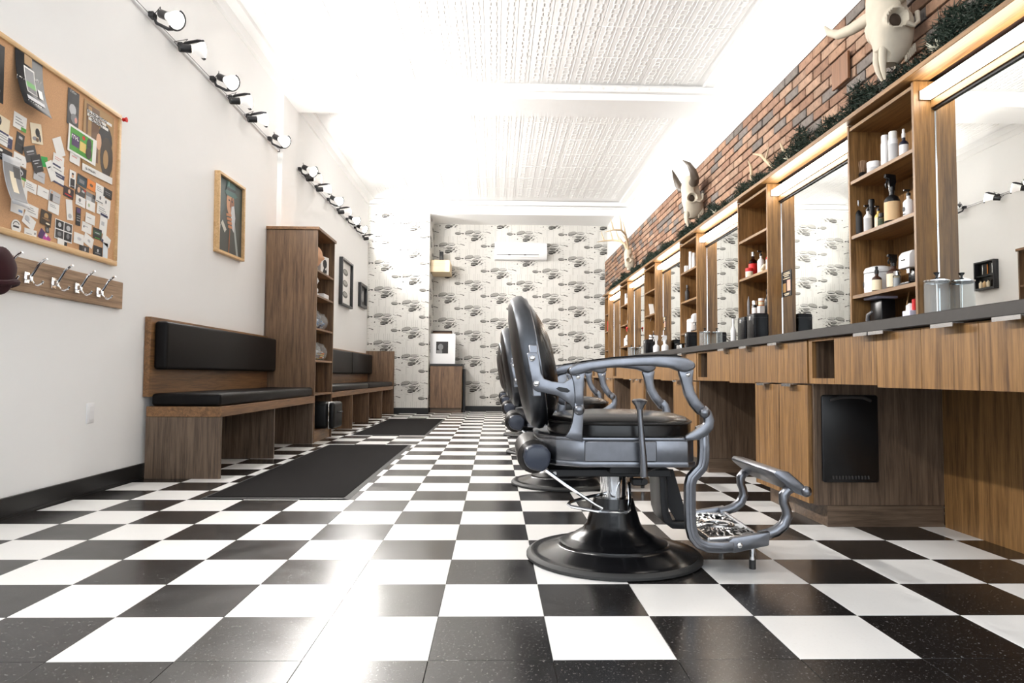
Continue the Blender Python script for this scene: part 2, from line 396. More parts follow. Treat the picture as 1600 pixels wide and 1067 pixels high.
# wallpaper: floating ships and airships in ink
def clip(poly, x0, x1, z0, z1):
    for ax, lim, sgn in ((0, x0, 1), (0, x1, -1), (1, z0, 1), (1, z1, -1)):
        out = []
        for i in range(len(poly)):
            a, b = poly[i-1], poly[i]
            ia, ib = (a[ax]-lim)*sgn >= 0, (b[ax]-lim)*sgn >= 0
            if ia != ib:
                t = (lim-a[ax])/(b[ax]-a[ax]); q = [a[0]+(b[0]-a[0])*t, a[1]+(b[1]-a[1])*t]; out.append(tuple(q))
            if ib: out.append(b)
        poly = out
        if len(poly) < 3: return None
    return poly
def line(x0, z0, x1, z1, w_):
    d = Vector((x1-x0, z1-z0)).normalized(); n = Vector((-d.y, d.x))*w_/2
    return [(x0-n.x, z0-n.y), (x1-n.x, z1-n.y), (x1+n.x, z1+n.y), (x0+n.x, z0+n.y)]
def motif():
    L_ = []; rg = random.Random(3)
    E_ = lambda k, *a, **kw: L_.append((k, ellipse(*a, **kw)))
    def ring(k, cx, cz, rx, rz, a, w_, t0=0, t1=2*PI, n=16):
        ca, sa = math.cos(a), math.sin(a); f_ = lambda t, q: (cx+(rx-q)*math.cos(t)*ca-(rz-q)*math.sin(t)*sa, cz+(rx-q)*math.cos(t)*sa+(rz-q)*math.sin(t)*ca)
        for i in range(n):
            u, v = t0+(t1-t0)*i/n, t0+(t1-t0)*(i+1)/n; L_.append((k, [f_(u, 0), f_(v, 0), f_(v, w_), f_(u, w_)]))
    def ship(cx, cz, rx, rz, a, fill, dark=.012):
        E_(fill, cx, cz, rx, rz, 16, a); ring(1, cx, cz, rx, rz, a, .004); ring(0, cx, cz-.002, rx, rz, a, dark, PI*1.08, PI*1.95)
        for k in range(6):
            t = rg.uniform(.15, .85); L_.append((rg.choice((1, 2)), line(cx-rx*.85*math.sqrt(1-abs(2*t-1)**2), cz-rz+2*rz*t, cx+rx*.8*math.sqrt(1-abs(2*t-1)**2)*rg.uniform(.2, 1), cz-rz+2*rz*t+.004, .0035)))
    ship(-.07, .085, .085, .036, .2, 2); ship(.085, .09, .080, .028, 0, 3, .014)
    L_.append((0, line(-.15, .043, -.03, .062, .010))); L_.append((1, line(-.13, .02, .05, .032, .006)))
    ship(.05, .018, .060, .026, -.1, 2); L_.append((1, line(-.07, .012, .0, -.005, .006)))
    ship(.035, -.045, .070, .030, 0, 1, .018); E_(0, .015, -.072, .050, .019, 14); E_(0, .04, -.05, .05, .010, 12, -.1); L_.append((3, line(-.02, -.058, .06, -.055, .006)))
    for k in range(16):
        x = .09+rg.random()*.09; z = -.07+rg.random()*.11; a = rg.uniform(.2, 1.1); l_ = rg.uniform(.012, .03); L_.append((rg.choice((0, 0, 1)), line(x-l_*math.cos(a), z-l_*math.sin(a), x+l_*math.cos(a), z+l_*math.sin(a), .007)))
    L_.append((0, line(.15, .02, .21, .014, .006))); L_.append((1, line(.19, .10, .25, .08, .005)))
    ship(-.285, .060, .060, .028, -.05, 2, .013); L_.append((0, line(-.23, .058, -.205, .062, .009))); E_(0, -.19, .055, .018, .012, 10)
    E_(0, -.135, -.04, .014, .009, 8, .5); L_.append((1, line(.26, .095, .34, .07, .012))); L_.append((0, line(.315, .075, .345, .066, .009)))
    for k in range(26):
        x = rg.uniform(-.3, .3); z = rg.uniform(-.12, .12); L_.append((rg.choice((1, 2, 2)), line(x, z, x+rg.uniform(.015, .06), z+rg.uniform(-.008, .008), .0035)))
    for x in (-.13, -.10, -.06, .03, .06, .10, .13, -.25, -.31, .2): L_.append((2, line(x, .10, x+.002, .245, .0030)))
    for x in (-.07, -.05, .06): L_.append((2, line(x, -.24, x, -.09, .0030)))
    return L_
MOT = motif()
def paper(parent, x0, x1, z0, z1, place, phase):
    mb = MB(); vs = {0: ([], []), 1: ([], []), 2: ([], []), 3: ([], [])}
    for ci in range(-6, 8):
        for ri in range(-1, 9):
            cx = phase+ci*.5; cz = .21+ri*.485+(.2425 if ci % 2 else 0)
            for li, (k, pl) in enumerate(MOT):
                q = clip([(cx+px, cz+pz) for px, pz in pl], x0, x1, z0, z1)
                if not q: continue
                V_, F_ = vs[k]; b0 = len(V_)
                for px, pz in q: V_.append(place(px, pz, .0006+li*.00004))
                F_.append(list(range(b0, b0+len(q))))
    for k, (V_, F_) in vs.items(): mb.polys(V_, F_, k)
    return part('wallpaper_print', mb, [ink_d, ink_m, ink_l, paper_wall], parent)
paper(wb, -1.185, 2.165, .1, 3.595, lambda x, z, d: (x, YN-d, z), .06)
paper(wbl, -2.28, -1.192, .1, 3.60, lambda x, z, d: (x, YB-d, z), -.02)
paper(wbl, 12.36, 13.19, .1, 3.595, lambda y, z, d: (-1.19+d, y, z), .0+12.6)
struct('baseboard_left', MB().bx(XL-.01, XL+.012, YF, 7.26, 0, .098, .002).bx(XL-.01, XL+.016, YF, 7.26, 0, .014), black_base)
struct('baseboard_back', MB().bx(XL, -1.186, YB-.012, YB, 0, .098).bx(-1.19, 2.17, YN-.012, YN, 0, .098).bx(-1.19, -1.178, YB-.012, YN, 0, .098), black_base)

# ceiling: pressed metal panels, beam and cornice
ceil = struct('ceiling', MB().bx(XL-.12, XR+.12, YF-.1, YB, ZC, ZC+.1), ceil_m)
PW = .605
def panel_mesh():
    mb = MB(); mb.bx(.003, PW-.003, .003, PW-.003, -.004, .004, .002)
    n = 4; c = PW/n
    for i in range(n):
        x = (i+.5)*c
        for k in range(8):
            y = (k+.5)*PW/8; q = .024 if k % 2 else .032
            for dx in (-q, q): mb.bx(x+dx-.005, x+dx+.005, y-.030, y+.030, -.0075, -.003)
            mb.bx(x-q, x+q, y-.033, y-.029, -.006, -.003)
        mb.bx(x+c/2-.012, x+c/2-.006, .01, PW-.01, -.006, -.003) if i < n-1 else None
    return mb.mesh('ceiling_panel', ceil_m)
pm = panel_mesh()
for y0, y1 in ((1.2, 7.25), (7.82, 12.06)):
    ny = int(round((y1-y0)/PW))
    for j in range(ny):
        for i in range(7): link('ceiling_panel', pm, ceil, (XL+.24+i*PW, y0+j*(y1-y0)/ny, ZC-.003))
beam = MB().bx(XL, XR, 7.30, 7.80, ZC-.17, ZC+.01, .004).bx(XL, XR, 7.24, 7.30, ZC-.10, ZC-.03, .012, 2)
for i in range(38): beam.sph((XL+.08+i*.125, 7.255, ZC-.065), .032, 8, (1.2, .8, .8))
struct('trim_2', beam, white_wall)
cr_ = MB().bx(XL, XR, 12.28, 12.35, ZC-.09, ZC-.01, .012, 2).bx(XL, XR, 12.31, 12.35, ZC-.13, ZC-.1, .01, 2)
for i in range(38): cr_.sph((XL+.08+i*.125, 12.29, ZC-.05), .03, 8, (1.2, .8, .8))
struct('trim_3', cr_, white_wall)
struct('trim_4', MB().prism([(XL-.01, ZC), (XL+.14, ZC), (XL+.13, ZC-.03), (XL+.05, ZC-.05), (XL+.03, ZC-.12), (XL-.01, ZC-.13)], YF, 7.3, 'xz').prism([(XL, ZC), (XL+.13, ZC), (XL+.12, ZC-.03), (XL+.06, ZC-.05), (XL+.045, ZC-.12), (XL, ZC-.13)], 7.8, 12.35, 'xz'), white_wall)
struct('trim_5', MB().prism([(XR+.01, ZC), (XR-.16, ZC), (XR-.15, ZC-.02), (XR-.05, ZC-.03), (XR-.03, ZC-.10), (XR+.01, ZC-.11)], YF, 7.3, 'xz').prism([(XR+.01, ZC), (XR-.16, ZC), (XR-.15, ZC-.02), (XR-.05, ZC-.03), (XR-.03, ZC-.10), (XR+.01, ZC-.11)], 7.8, 12.35, 'xz'), white_wall)

# brick band on the right wall
struct_b = part('brick_backing', MB().bx(2.082, XR+.02, 1.9, 12.87, 2.15, 2.852), mortar, wr)
bl, bh, jt = .2032, .0572, .0095
bmesh_b = MB().bx(-.014, .02, 0, bl, 0, bh, .0035).mesh('brick', brick_m)
half_b = MB().bx(-.014, .02, 0, bl/2, 0, bh, .0035).mesh('brick', brick_m)
bricks = []
nc = 10; pz = (2.845-2.155)/nc
for k in range(nc):
    y = 1.92 - (bl/2 if k % 2 else 0)
    i = 0
    while y < 12.84:
        y0, y1 = max(y, 1.92), min(y+bl, 12.86)
        if y1-y0 > .03: bricks.append((y0, y1, 2.156+k*pz))
        y += bl+jt
bricks.sort()
mb = MB(); cnt = 0
for y0, y1, z in bricks:
    dx = random.uniform(-.004, .004)
    if y0 > 2.35 and cnt < 300:
        o = link('brick', bmesh_b, wr, (2.084+dx, y0, z+random.uniform(-.001, .001)), (0, 0, 0)); o.scale = (1, (y1-y0)/bl, 1.02); cnt += 1
    else: mb.bx(2.070+dx, 2.104, y0, y1, z, z+bh, .002)
part('brick_courses_far', mb, brick_far_m, wr, kind='stuff')
# ---------------------------------------------------------------- right side: base cabinets, worktop, towers, mirrors
XD = 1.47; ZT = .912; PB = 1.78; PT = 1.775
NAMES = ['first', 'second', 'third', 'fourth', 'fifth', 'sixth']
YEND = 12.44
def handle_mb(y0, y1, z):
    return MB().prism([(XD-.036, z), (XD-.036, z-.013), (XD-.033, z-.013), (XD-.033, z-.003), (XD+.0, z-.003), (XD+.0, z)], y0, y1, 'xz')
for n in range(6):
    y0 = 3.20+PB*n; y1 = min(y0+.65, YEND)
    if y0 > 12.2: pass
    t = thing('base_cabinet', f'{NAMES[n]} walnut base cabinet from the front under the dark worktop, two doors and a drawer' if n else 'nearest walnut base cabinet under the worktop, with black bin panel on its grey end', 'cabinet')
    part('carcass', MB().bx(1.492, 2.10, y0, y1, .10, .870), dark_inside, t)
    part('end_panel', MB().bx(1.49, 2.10, y0-.018, y0, .10, .662, .001), G_V, t, label='grey walnut end panel facing the front')
    part('plinth', MB().bx(1.55, 2.10, y0+.004, y1, 0, .10).bx(1.55, 2.10, y0-.012, y0+.006, 0, .098), [G_X], t)
    ym = (y0+y1)/2
    for a, b in ((y0, ym-.0015), (ym+.0015, y1)):
        d = part('door', MB().bx(XD, 1.491, a+.0015, b-.0015, .105, .655, .001), W_V, t)
        part('handle', handle_mb((a+b)/2-.05, (a+b)/2+.05, .660), silver, d)
    d = part('drawer', MB().bx(XD, 1.491, y0+.001, y1-.001, .662, .866, .001), W_V, t)
    part('handle', handle_mb(ym-.055, ym+.055, .8685), silver, d)
# drawer banks over the knee spaces, with their open cubby
for n in range(6):
    b = 3.20+PB*n; a = b-PB+.65 if n else 1.42
    t = thing('drawer_unit', f'walnut drawer bank with open cubby over the {NAMES[n]} knee space from the front', 'drawers')
    c0, c1 = b-.257, b-.052
    part('cubby_frame', MB().bx(XD, 1.49, c1, b-.019, .663, .868).bx(XD, 1.49, c0, c1, .663, .688).bx(XD, 1.49, c0, c1, .857, .868), W_V, t)
    part('cubby', MB().bx(1.49, 1.80, c1, c1+.01, .68, .868).bx(1.49, 1.80, c0-.01, c0, .68, .868).bx(1.49, 1.8, c0, c1, .68, .688).bx(1.79, 1.80, c0, c1, .68, .868).bx(1.49, 1.8, c0, c1, .858, .868), G_V, t)
    edges = [c0-.001, c0-.334, c0-.61, max(c0-.893, a), a] if n == 0 else [c0-.001, c0-.45, a]
    for i in range(len(edges)-1):
        e1, e0 = edges[i], edges[i+1]
        if e1-e0 < .05: continue
        zb_ = .663 if i == 0 else .655
        d = part('drawer', MB().bx(XD, 1.491, e0+.001, e1-.001, zb_, .866, .001), W_V, t)
        hc = [b-.541, b-.642, b-1.03, b-1.31][i] if n == 0 else [c0-.39, a+.10][i]
        part('handle', handle_mb(hc-.055, hc+.055, .8685), silver, d)
    part('underside', MB().bx(1.491, 2.10, a, c0-.01, .70, .712), dark_inside, t)
    part('knee_panel', MB().bx(2.10, 2.118, a-.0, b-.018, 0, .87), W_V, t)
    if n: part('side_panel', MB().bx(1.49, 2.10, a-.0, a+.0, .1, .66), G_V, t) if False else None
wt = MB().bx(1.45, 2.118, 1.42, YEND, .870, ZT, .003)
solo('worktop', wt, counter_m, 'long charcoal stone worktop running below the mirrors', 'worktop')
# bin panel on the near grey end
t = thing('bin_flap', 'black plastic bin flap on the grey end of the nearest base cabinet', 'bin', (0, 3.182, 0))
part('panel', MB().prism([(1.522, .215), (1.53, .207), (1.778, .207), (1.786, .215), (1.786, .603), (1.778, .611), (1.53, .611), (1.522, .603)], -.014, 0, 'xz', .003, 2), black_plastic, t)
part('handle', MB().tube([(1.56, -.018, .585), (1.60, -.026, .60), (1.655, -.028, .602), (1.71, -.026, .60), (1.75, -.018, .585)], .008, 8), darkgrey_m, t)
g = MB()
for i in range(12): g.bx(1.565+i*.015, 1.573+i*.015, -.020, -.012, .222, .238, .001)
part('grille', g, darkgrey_m, t)

SZ = (1.797, 1.487, 1.150)
for n in range(6):
    y0 = 3.19+PT*n; y1 = min(y0+.62, YEND)
    t = thing('shelf_tower', f'{NAMES[n]} open walnut shelf tower from the front, standing on the worktop', 'shelves')
    for ya in (y0, y1-.018): part('side_panel', MB().bx(2.0, 2.26, ya, ya+.018, ZT+.001, 2.118, .001), W_V, t)
    part('back_panel', MB().bx(2.245, 2.26, y0+.019, y1-.019, ZT+.001, 2.118), W_V, t)
    part('top_panel', MB().bx(2.004, 2.244, y0+.019, y1-.019, 2.085, 2.103), W_H, t)
    for z in SZ: part('shelf', MB().bx(2.004, 2.244, y0+.019, y1-.019, z-.020, z, .001), W_H, t)
solo('top_board', MB().bx(1.955, 2.08, 1.9, YEND+.01, 2.122, 2.148, .002), W_H, 'long walnut top board above mirrors and towers, carrying the garland', 'shelf')
for n in range(6):
    ye = 3.19+PT*n; ys = 2.03 if n == 0 else 3.19+PT*(n-1)+.62
    t = thing('wall_mirror', f'{NAMES[n]} large mirror from the front, between the walnut shelf towers', 'mirror')
    part('glass', MB().bx(2.102, 2.106, ys+.002, ye-.002, ZT+.002, 1.985), mirror_m, t)
    part('backing', MB().bx(2.107, 2.118, ys+.002, ye-.002, ZT+.002, 2.118), dark_inside, t)
    part('top_rail', MB().bx(2.082, 2.1015, ys+.002, ye-.002, 1.986, 2.022, .001), W_H, t)
    part('shadow_gap', MB().bx(2.092, 2.1015, ys+.002, ye-.002, 1.976, 1.985), black_paint, t)
    part('edge_strip', MB().bx(2.0985, 2.1015, ye-.0045, ye-.002, ZT+.004, 1.97), chrome, t, label='thin bright mirror edge strip')
    t = thing('mirror_light', f'long frosted light box above the {NAMES[n]} mirror from the front', 'light')
    part('diffuser', MB().bx(2.030, 2.076, ys+.012, ye-.012, 2.027, 2.066, .004, 2), led_m, t)
    part('housing', MB().bx(2.077, 2.082, ys+.003, ye-.003, 2.024, 2.072).bx(2.028, 2.078, ys+.003, ys+.011, 2.024, 2.067).bx(2.028, 2.078, ye-.011, ye-.003, 2.024, 2.067), off_white, t)
# ---------------------------------------------------------------- bottles and jars
def prof_bottle(r, h, neck=.35, nz=.72):
    return [(0, 0), (r*.92, 0), (r, r*.12), (r, h*nz), (r*.8, h*(nz+.08)), (r*neck, h*(nz+.16)), (r*neck, h), (0, h)]
def item(kind, y, z, h, d, cols, label, cat='bottle', x=2.07, name=None, group=None, rz=0, txt=None):
    """cols: body, label, cap"""
    r = d/2; b, l, c = cols
    nm = name or {'can': 'spray_can', 'pump': 'pump_bottle', 'spray': 'spray_bottle', 'dropper': 'dropper_bottle', 'tub': 'cream_tub', 'bottle': 'bottle', 'carton': 'carton', 'brush': 'shaving_brush', 'warmer': 'wax_warmer', 'disp': 'foam_dispenser', 'tube': 'tube', 'gjar': 'glass_jar'}[kind]
    t = thing(nm, label, cat, (x, y, z), (0, 0, rz), group)
    if kind == 'can':
        part('body', MB().lathe([(0, 0), (r*.95, 0), (r, .004), (r, h*.74), (r*.9, h*.78), (0, h*.78)], 20), b, t)
        part('cap', MB().lathe([(r*.86, h*.78), (r*.88, h*.97), (r*.8, h), (0, h)], 20), c, t)
        if l: part('label', MB().lathe([(r*1.012, h*.12), (r*1.012, h*.62)], 20), l, t)
    elif kind in ('pump', 'spray', 'dropper', 'bottle'):
        hb = {'pump': .78, 'spray': .66, 'dropper': .70, 'bottle': .84}[kind]*h
        part('body', MB().lathe(prof_bottle(r, hb), 20), b, t)
        if l: part('label', MB().lathe([(r*1.015, hb*.10), (r*1.015, hb*.66)], 20), l, t)
        if kind == 'pump':
            part('pump', MB().cyl((0, 0, hb), r*.42, h*.09, 12).cyl((0, 0, hb+h*.09), r*.14, h*.07, 8).bx(-r*.95, r*.3, -r*.2, r*.2, h*.94, h, .001), c, t)
        elif kind == 'spray':
            part('trigger', MB().cyl((0, 0, hb), r*.42, h*.08, 12).prism([(-r*.4, h*.74), (r*.35, h*.74), (r*.55, h*.84), (r*.5, h*.98), (-r*.9, h), (-r*1.0, h*.93), (-r*.5, h*.9)], -r*.24, r*.24, 'xz', .002).strap([(-r*.55, h*.90), (-r*.85, h*.8), (-r*.75, h*.72)], r*.16, -r*.15, r*.15, .001), c, t)
        elif kind == 'dropper':
            part('cap', MB().lathe([(r*.42, hb), (r*.42, h*.84), (r*.28, h*.86), (r*.3, h*.97), (0, h)], 14), c, t)
        else: part('cap', MB().lathe([(r*.42, hb), (r*.45, hb+.001), (r*.45, h), (0, h)], 14), c, t)
        if txt: part('print', MB().prism(ellipse(0, hb*.42, r*.42, r*.5, 14), -r*1.03, -r*1.0, 'yz').prism(ellipse(0, hb*.20, r*.5, r*.10, 10), -r*1.03, -r*1.0, 'yz'), ink, t, kind='stuff')
    elif kind == 'tub':
        part('body', MB().lathe([(0, 0), (r*.94, 0), (r*.97, .003), (r*.97, h*.66), (0, h*.66)], 24), b, t)
        part('lid', MB().lathe([(r*.99, h*.64), (r, h*.66), (r, h*.96), (r*.96, h), (0, h)], 24), c, t)
        if l: part('label', MB().lathe([(r*.985, h*.1), (r*.985, h*.55)], 24), l, t)
    elif kind == 'gjar':
        part('body', MB().lathe([(0, 0), (r*.96, 0), (r, .004), (r, h*.72), (r*.8, h*.78)], 24), b, t)
        part('lid', MB().lathe([(r*.85, h*.76), (r*.86, h), (0, h)], 20), c, t)
        if l: part('contents', MB().lathe([(0, .004), (r*.88, .004), (r*.88, h*.6), (0, h*.6)], 20), l, t)
    elif kind == 'carton':
        part('box', MB().bx(-r*.7, r*.7, -r, r, 0, h, .001), b, t)
        if l: part('print', MB().bx(-r*.7-.0006, -r*.7+.0005, -r*.8, r*.8, h*.3, h*.85), l, t)
        if c: part('flap', MB().bx(-r*.72, r*.72, -r*1.02, r*1.02, h*.93, h+.0008), c, t)
    elif kind == 'tube':
        part('body', MB().lathe([(0, 0), (r, 0), (r, h*.72), (r*.9, h*.78), (r*.16, h), (0, h)], 14), b, t)
        part('collar', MB().lathe([(r*1.03, h*.05), (r*1.03, h*.12)], 14), c, t)
    elif kind == 'brush':
        part('handle', MB().lathe([(0, 0), (r*.8, 0), (r*.9, h*.05), (r*.55, h*.2), (r*.8, h*.33), (r*.55, h*.42), (0, h*.42)], 18), b, t)
        mb_ = MB()
        for k in range(46):
            a = random.random()*2*PI; q = r*.5*math.sqrt(random.random()); s_ = 1.75
            mb_.tube([(q*math.cos(a), q*math.sin(a), h*.40), (q*math.cos(a)*1.6, q*math.sin(a)*1.6, h*.75), (q*s_*math.cos(a), q*s_*math.sin(a), h*(1-.15*(q/r)))], [.0016, .002, .001], 4)
        part('bristles', mb_, c, t)
    elif kind == 'warmer':
        part('body', MB().lathe([(0, 0), (r*.9, 0), (r*.98, .006), (r, h*.3), (r*.98, h*.72), (0, h*.72)], 30), b, t)
        part('lid', MB().lathe([(r*1.0, h*.74), (r*1.0, h*.82), (r*.9, h*.92), (r*.5, h*.985), (0, h)], 30), c, t)
        part('dial', MB().sph((0, 0, 0), .019, 14, (.35, 1, 1)), l, t, loc=(-r*.86, r*.45, h*.34), rot=(0, 0, -.4))
    elif kind == 'disp':
        part('base', MB().bx(-r*.95, r*.9, -r*.8, r*.8, 0, h*.10, .004, 2), c, t)
        part('body', MB().bx(-r*.1, r*.9, -r*.75, r*.75, h*.10, h*.5, .006, 2), c, t)
        part('head', MB().prism([(-r*.95, h*.5), (r*.9, h*.5), (r*.9, h*.95), (r*.75, h), (-r*.6, h), (-r*.9, h*.88)], -r*.85, r*.85, 'xz', .008, 2), b, t)
        part('nozzle', MB().cyl((-r*.45, 0, h*.36), r*.2, h*.15, 12), l, t)
        if txt: part('lettering', MB().bx(-r*.945, -r*.93, -r*.25, -r*.10, h*.72, h*.76).bx(-r*.945, -r*.93, -.06*r, r*.12, h*.72, h*.76).bx(-r*.945, -r*.93, r*.16, r*.36, h*.72, h*.76), ink, t, kind='stuff')
    return t
A, B_, D_ = SZ
def on(sz, h_, zb): return h_+(zb-sz)
wp, bp_ = white_plastic, black_plastic
Z4 = ZT
G0 = 'bottles on the nearest shelf tower'
item('brush', 3.783, A, .124, .052, (bp_, None, bristle), 'shaving brush with brown bristles and black handle, top shelf of nearest tower', 'brush')
item('tub', 3.667, A, .075, .070, (wp, ltgrey_m, wp), 'low white cream tub beside the shaving brush on the top shelf', 'tub')
item('can', 3.555, A, .184, .042, (wp, None, wp), 'plain tall white can with white cap, left of the two on the top shelf', 'can')
item('can', 3.482, A, .178, .047, (wp, ltgrey_m, off_white), 'tall white can with clear-grey cap, right of the two on the top shelf', 'can')
item('bottle', 3.43, A, .10, .022, (wp, None, wp), 'tiny slim white bottle behind the dark dropper bottle on the top shelf', x=2.10)
item('dropper', 3.389, A, .162, .044, (flat('indigo', 22, 22, 44), wp, wp), 'dark blue bottle with white label and white pointed cap, top shelf of nearest tower')
item('dropper', 3.285, A, .160, .036, (flat('amberbrown', 58, 30, 16), wp, wp), 'brown bottle with white label half hidden at the near end of the top shelf', x=2.09)
item('bottle', 3.800, B_, .205, .042, (bp_, darkgrey_m, silver), 'tall black bottle with silver cap at the far end of the middle shelf, nearest tower', x=2.05)
item('can', 3.752, B_, .20, .040, (bp_, None, bp_), 'plain tall black can beside the silver-capped black bottle', 'can', x=2.10)
item('pump', 3.700, B_, .155, .042, (wp, ltgrey_m, bp_), 'white pump bottle with black pump next to the yellow one', x=2.05)
item('pump', 3.632, B_, .135, .037, (yellow_m, cream_m, bp_), 'small yellow pump bottle on the middle shelf of the nearest tower')
item('gjar', 3.575, B_, .080, .036, (clear, flat('olive', 70, 84, 52), bp_), 'little dark green jar between yellow pump bottle and big spray bottle', 'jar', x=2.055)
item('bottle', 3.545, B_, .085, .022, (wp, None, wp), 'small white bottle tucked behind the little green jar', x=2.09)
item('spray', 3.485, B_, .265, .075, (bp_, kraft_m, gloss_black), 'large black trigger spray bottle with tan label on the middle shelf', x=2.06)
item('pump', 3.360, B_, .150, .050, (wp, None, bp_), 'white bottle with black cap and bearded-face mark on the middle shelf', txt='=')
item('bottle', 3.300, B_, .145, .036, (amber, orange_m, bp_), 'amber bottle with orange label behind the white bearded-face bottle', x=2.13)
item('bottle', 3.262, B_, .155, .034, (flat('coral', 180, 120, 96), wp, wp), 'pale coral bottle almost hidden at the near end of the middle shelf', x=2.10)
item('warmer', 3.690, D_, .152, .150, (wp, darkgrey_m, wp), 'round white wax warmer with dark dial on the lowest shelf of the nearest tower', 'warmer', x=2.10)
item('dropper', 3.615, D_, .140, .048, (flat('amberbrown', 58, 30, 16), cream_m, bp_), 'brown dropper bottle with cream label in front of the white wax warmer', x=2.045)
item('spray', 3.500, D_, .185, .066, (flat('amberbrown', 58, 30, 16), cream_m, gloss_black), 'brown trigger spray bottle with cream label on the lowest shelf', x=2.07)
item('gjar', 3.440, D_, .085, .036, (clear, ltgrey_m, chrome), 'small grey glass jar between brown spray bottle and white foam dispenser', 'jar', x=2.05)
item('disp', 3.345, D_, .172, .110, (wp, silver, gloss_black), 'white and black foam dispenser on the lowest shelf of the nearest tower', 'dispenser', x=2.08, txt='ANDIS')
# on the worktop inside the nearest tower
t = thing('clipper_stand', 'black clipper stand with white lid in the open bottom of the nearest tower', 'stand', (2.10, 3.67, ZT))
part('lid', MB().bx(-.06, .06, -.055, .075, .205, .225, .006, 2), flat('pale_lilac', 214, 214, 236), t)
part('body', MB().bx(-.03, .05, -.05, .06, .03, .204, .008, 2).cyl((0, 0, 0), .06, .03, 20), bp_, t)
part('arm', MB().tube([(-.06, .03, .09), (-.075, .0, .12), (-.07, -.03, .135)], [.012, .01, .006], 8), grey_m, t)
solo('comb_stick', MB().tube([(0, 0, 0), (.012, -.012, .10), (.03, -.018, .22)], [.005, .004, .003], 6), tan_m, 'thin tan stick leaning in the bottom of the nearest tower', 'stick', (2.08, 3.455, ZT+.002))
t = thing('trimmer_bottle', 'small white oil bottle with red cap beside the glass jar', 'bottle', (2.06, 3.335, ZT))
part('base', MB().bx(-.03, .03, -.032, .032, 0, .112, .004, 2), flat('pale_lilac', 214, 214, 236), t)
part('bottle', MB().lathe([(.0, .112), (.022, .112), (.022, .138), (.008, .15), (0, .15)], 14, (0, .008, 0)), wp, t)
part('cap', MB().lathe([(.012, .112), (.012, .165), (0, .17)], 12, (0, -.024, 0)), red_m, t)
def barber_jar(y, x, h, d, label, name='disinfectant_jar'):
    r = d/2
    t = thing(name, label, 'jar', (x, y, ZT+.0005))
    hb = h*.83
    part('glass', MB().lathe([(0, 0), (r*.97, 0), (r, .004), (r, hb*.93), (r*.96, hb)], 32), jar_glass, t)
    part('lid', MB().lathe([(r*.88, hb-.006), (r*1.04, hb+.001), (r*1.04, hb+.007), (r*.5, hb+.016), (r*.16, hb+.024), (0, hb+.024)], 32), chrome, t)
    part('knob', MB().lathe([(.005, hb+.024), (.005, hb+.03), (.012, h-.008), (.013, h-.002), (0, h)], 16), bp_, t)
    part('basket_rod', MB().cyl((0, 0, .012), .0035, hb-.014, 8).lathe([(r*.82, .014), (r*.82, .018)], 20).cyl((0, 0, .012), r*.8, .003, 20), silver, t)
    return t
barber_jar(3.115, 2.043, .27, .104, 'tall clear glass jar with chrome lid and black knob at the nearest mirror')
barber_jar(6.63, 2.043, .25, .104, 'clear glass jar with black knob beside the third shelf tower')
barber_jar(10.22, 2.043, .24, .104, 'clear glass jar with black knob beside the fifth shelf tower')
# second tower
item('carton', 5.60, A, .150, .065, (bp_, paper_white, None), 'small black carton with pale emblem alone on the second tower top shelf', 'carton', x=2.075)
t = thing('round_tin', 'round tin with pale face standing on edge on the second tower', 'tin', (2.05, 5.63, B_))
part('rim', MB().cyl((-.012, 0, .045), .045, .024, 24, 'x'), silver, t); part('face', MB().cyl((-.0135, 0, .045), .040, .002, 24, 'x'), wp, t); part('seal', MB().cyl((-.0150, 0, .045), .026, .002, 20, 'x'), grey_m, t)
item('bottle', 5.49, B_, .215, .068, (amber, red_m, chrome), 'amber glass bottle with red label on the second tower', x=2.09)
item('tub', 5.44, B_, .075, .060, (wp, cream_m, red_m), 'small cream tub with red lid in front of the amber bottle', 'tub', x=2.04)
item('pump', 5.275, B_, .188, .052, (wp, None, bp_), 'plain white pump bottle with black pump on the second tower')
t = thing('sample_hand', 'beige mannequin fingertip set lying beside the red bottle', 'ornament', (2.05, 5.185, B_))
part('fingers', MB().tube([(0, .03, .01), (-.005, .0, .035), (0, -.03, .06)], [.012, .014, .008], 8).tube([(.02, .02, .01), (.02, -.01, .04), (.02, -.03, .075)], [.012, .013, .008], 8).bx(-.015, .035, -.01, .04, 0, .02, .006, 2), cream_m, t)
item('bottle', 5.12, B_, .165, .042, (red_m, wp, red_m), 'red bottle at the near end of the second tower shelf')
item('tube', 5.50, D_, .195, .022, (grey_m, None, bp_), 'slim grey pointed tube on the lowest shelf of the second tower', 'tube', x=2.055)
item('can', 5.415, D_, .148, .042, (bp_, wp, silver), 'short black can with white band on the lowest shelf of the second tower', 'can')
item('carton', 5.285, D_, .092, .056, (wp, ltgrey_m, None), 'small white carton below the orange tub on the second tower', 'carton')
item('tub', 5.275, D_+.0935, .058, .044, (orange_m, cream_m, wp), 'orange and white tub stacked on the small white carton', 'tub')
item('bottle', 5.15, D_, .205, .046, (bp_, None, bp_), 'tall black bottle at the near end of the second tower lowest shelf')
box_black = mat('box_black', (.006, .006, .007, 1), .25, spec=.2)
def black_box(y, x, label, w_=.12, hgt=.235):
    t = thing('tool_box', label, 'box', (x, y, ZT+.0005))
    part('body', MB().bx(-.055, .055, -w_/2, w_/2, 0, hgt, .012, 3), box_black, t)
    part('seam', MB().bx(-.0565, .0565, -w_/2-.001, w_/2+.001, hgt*.86, hgt*.867), darkgrey_m, t)
    part('clasp', MB().bx(-.06, -.054, -.014, .014, hgt*.80, hgt*.92, .001), silver, t)
black_box(5.20, 1.935, 'glossy black tool box on the worktop before the second tower, the farther one', .15)
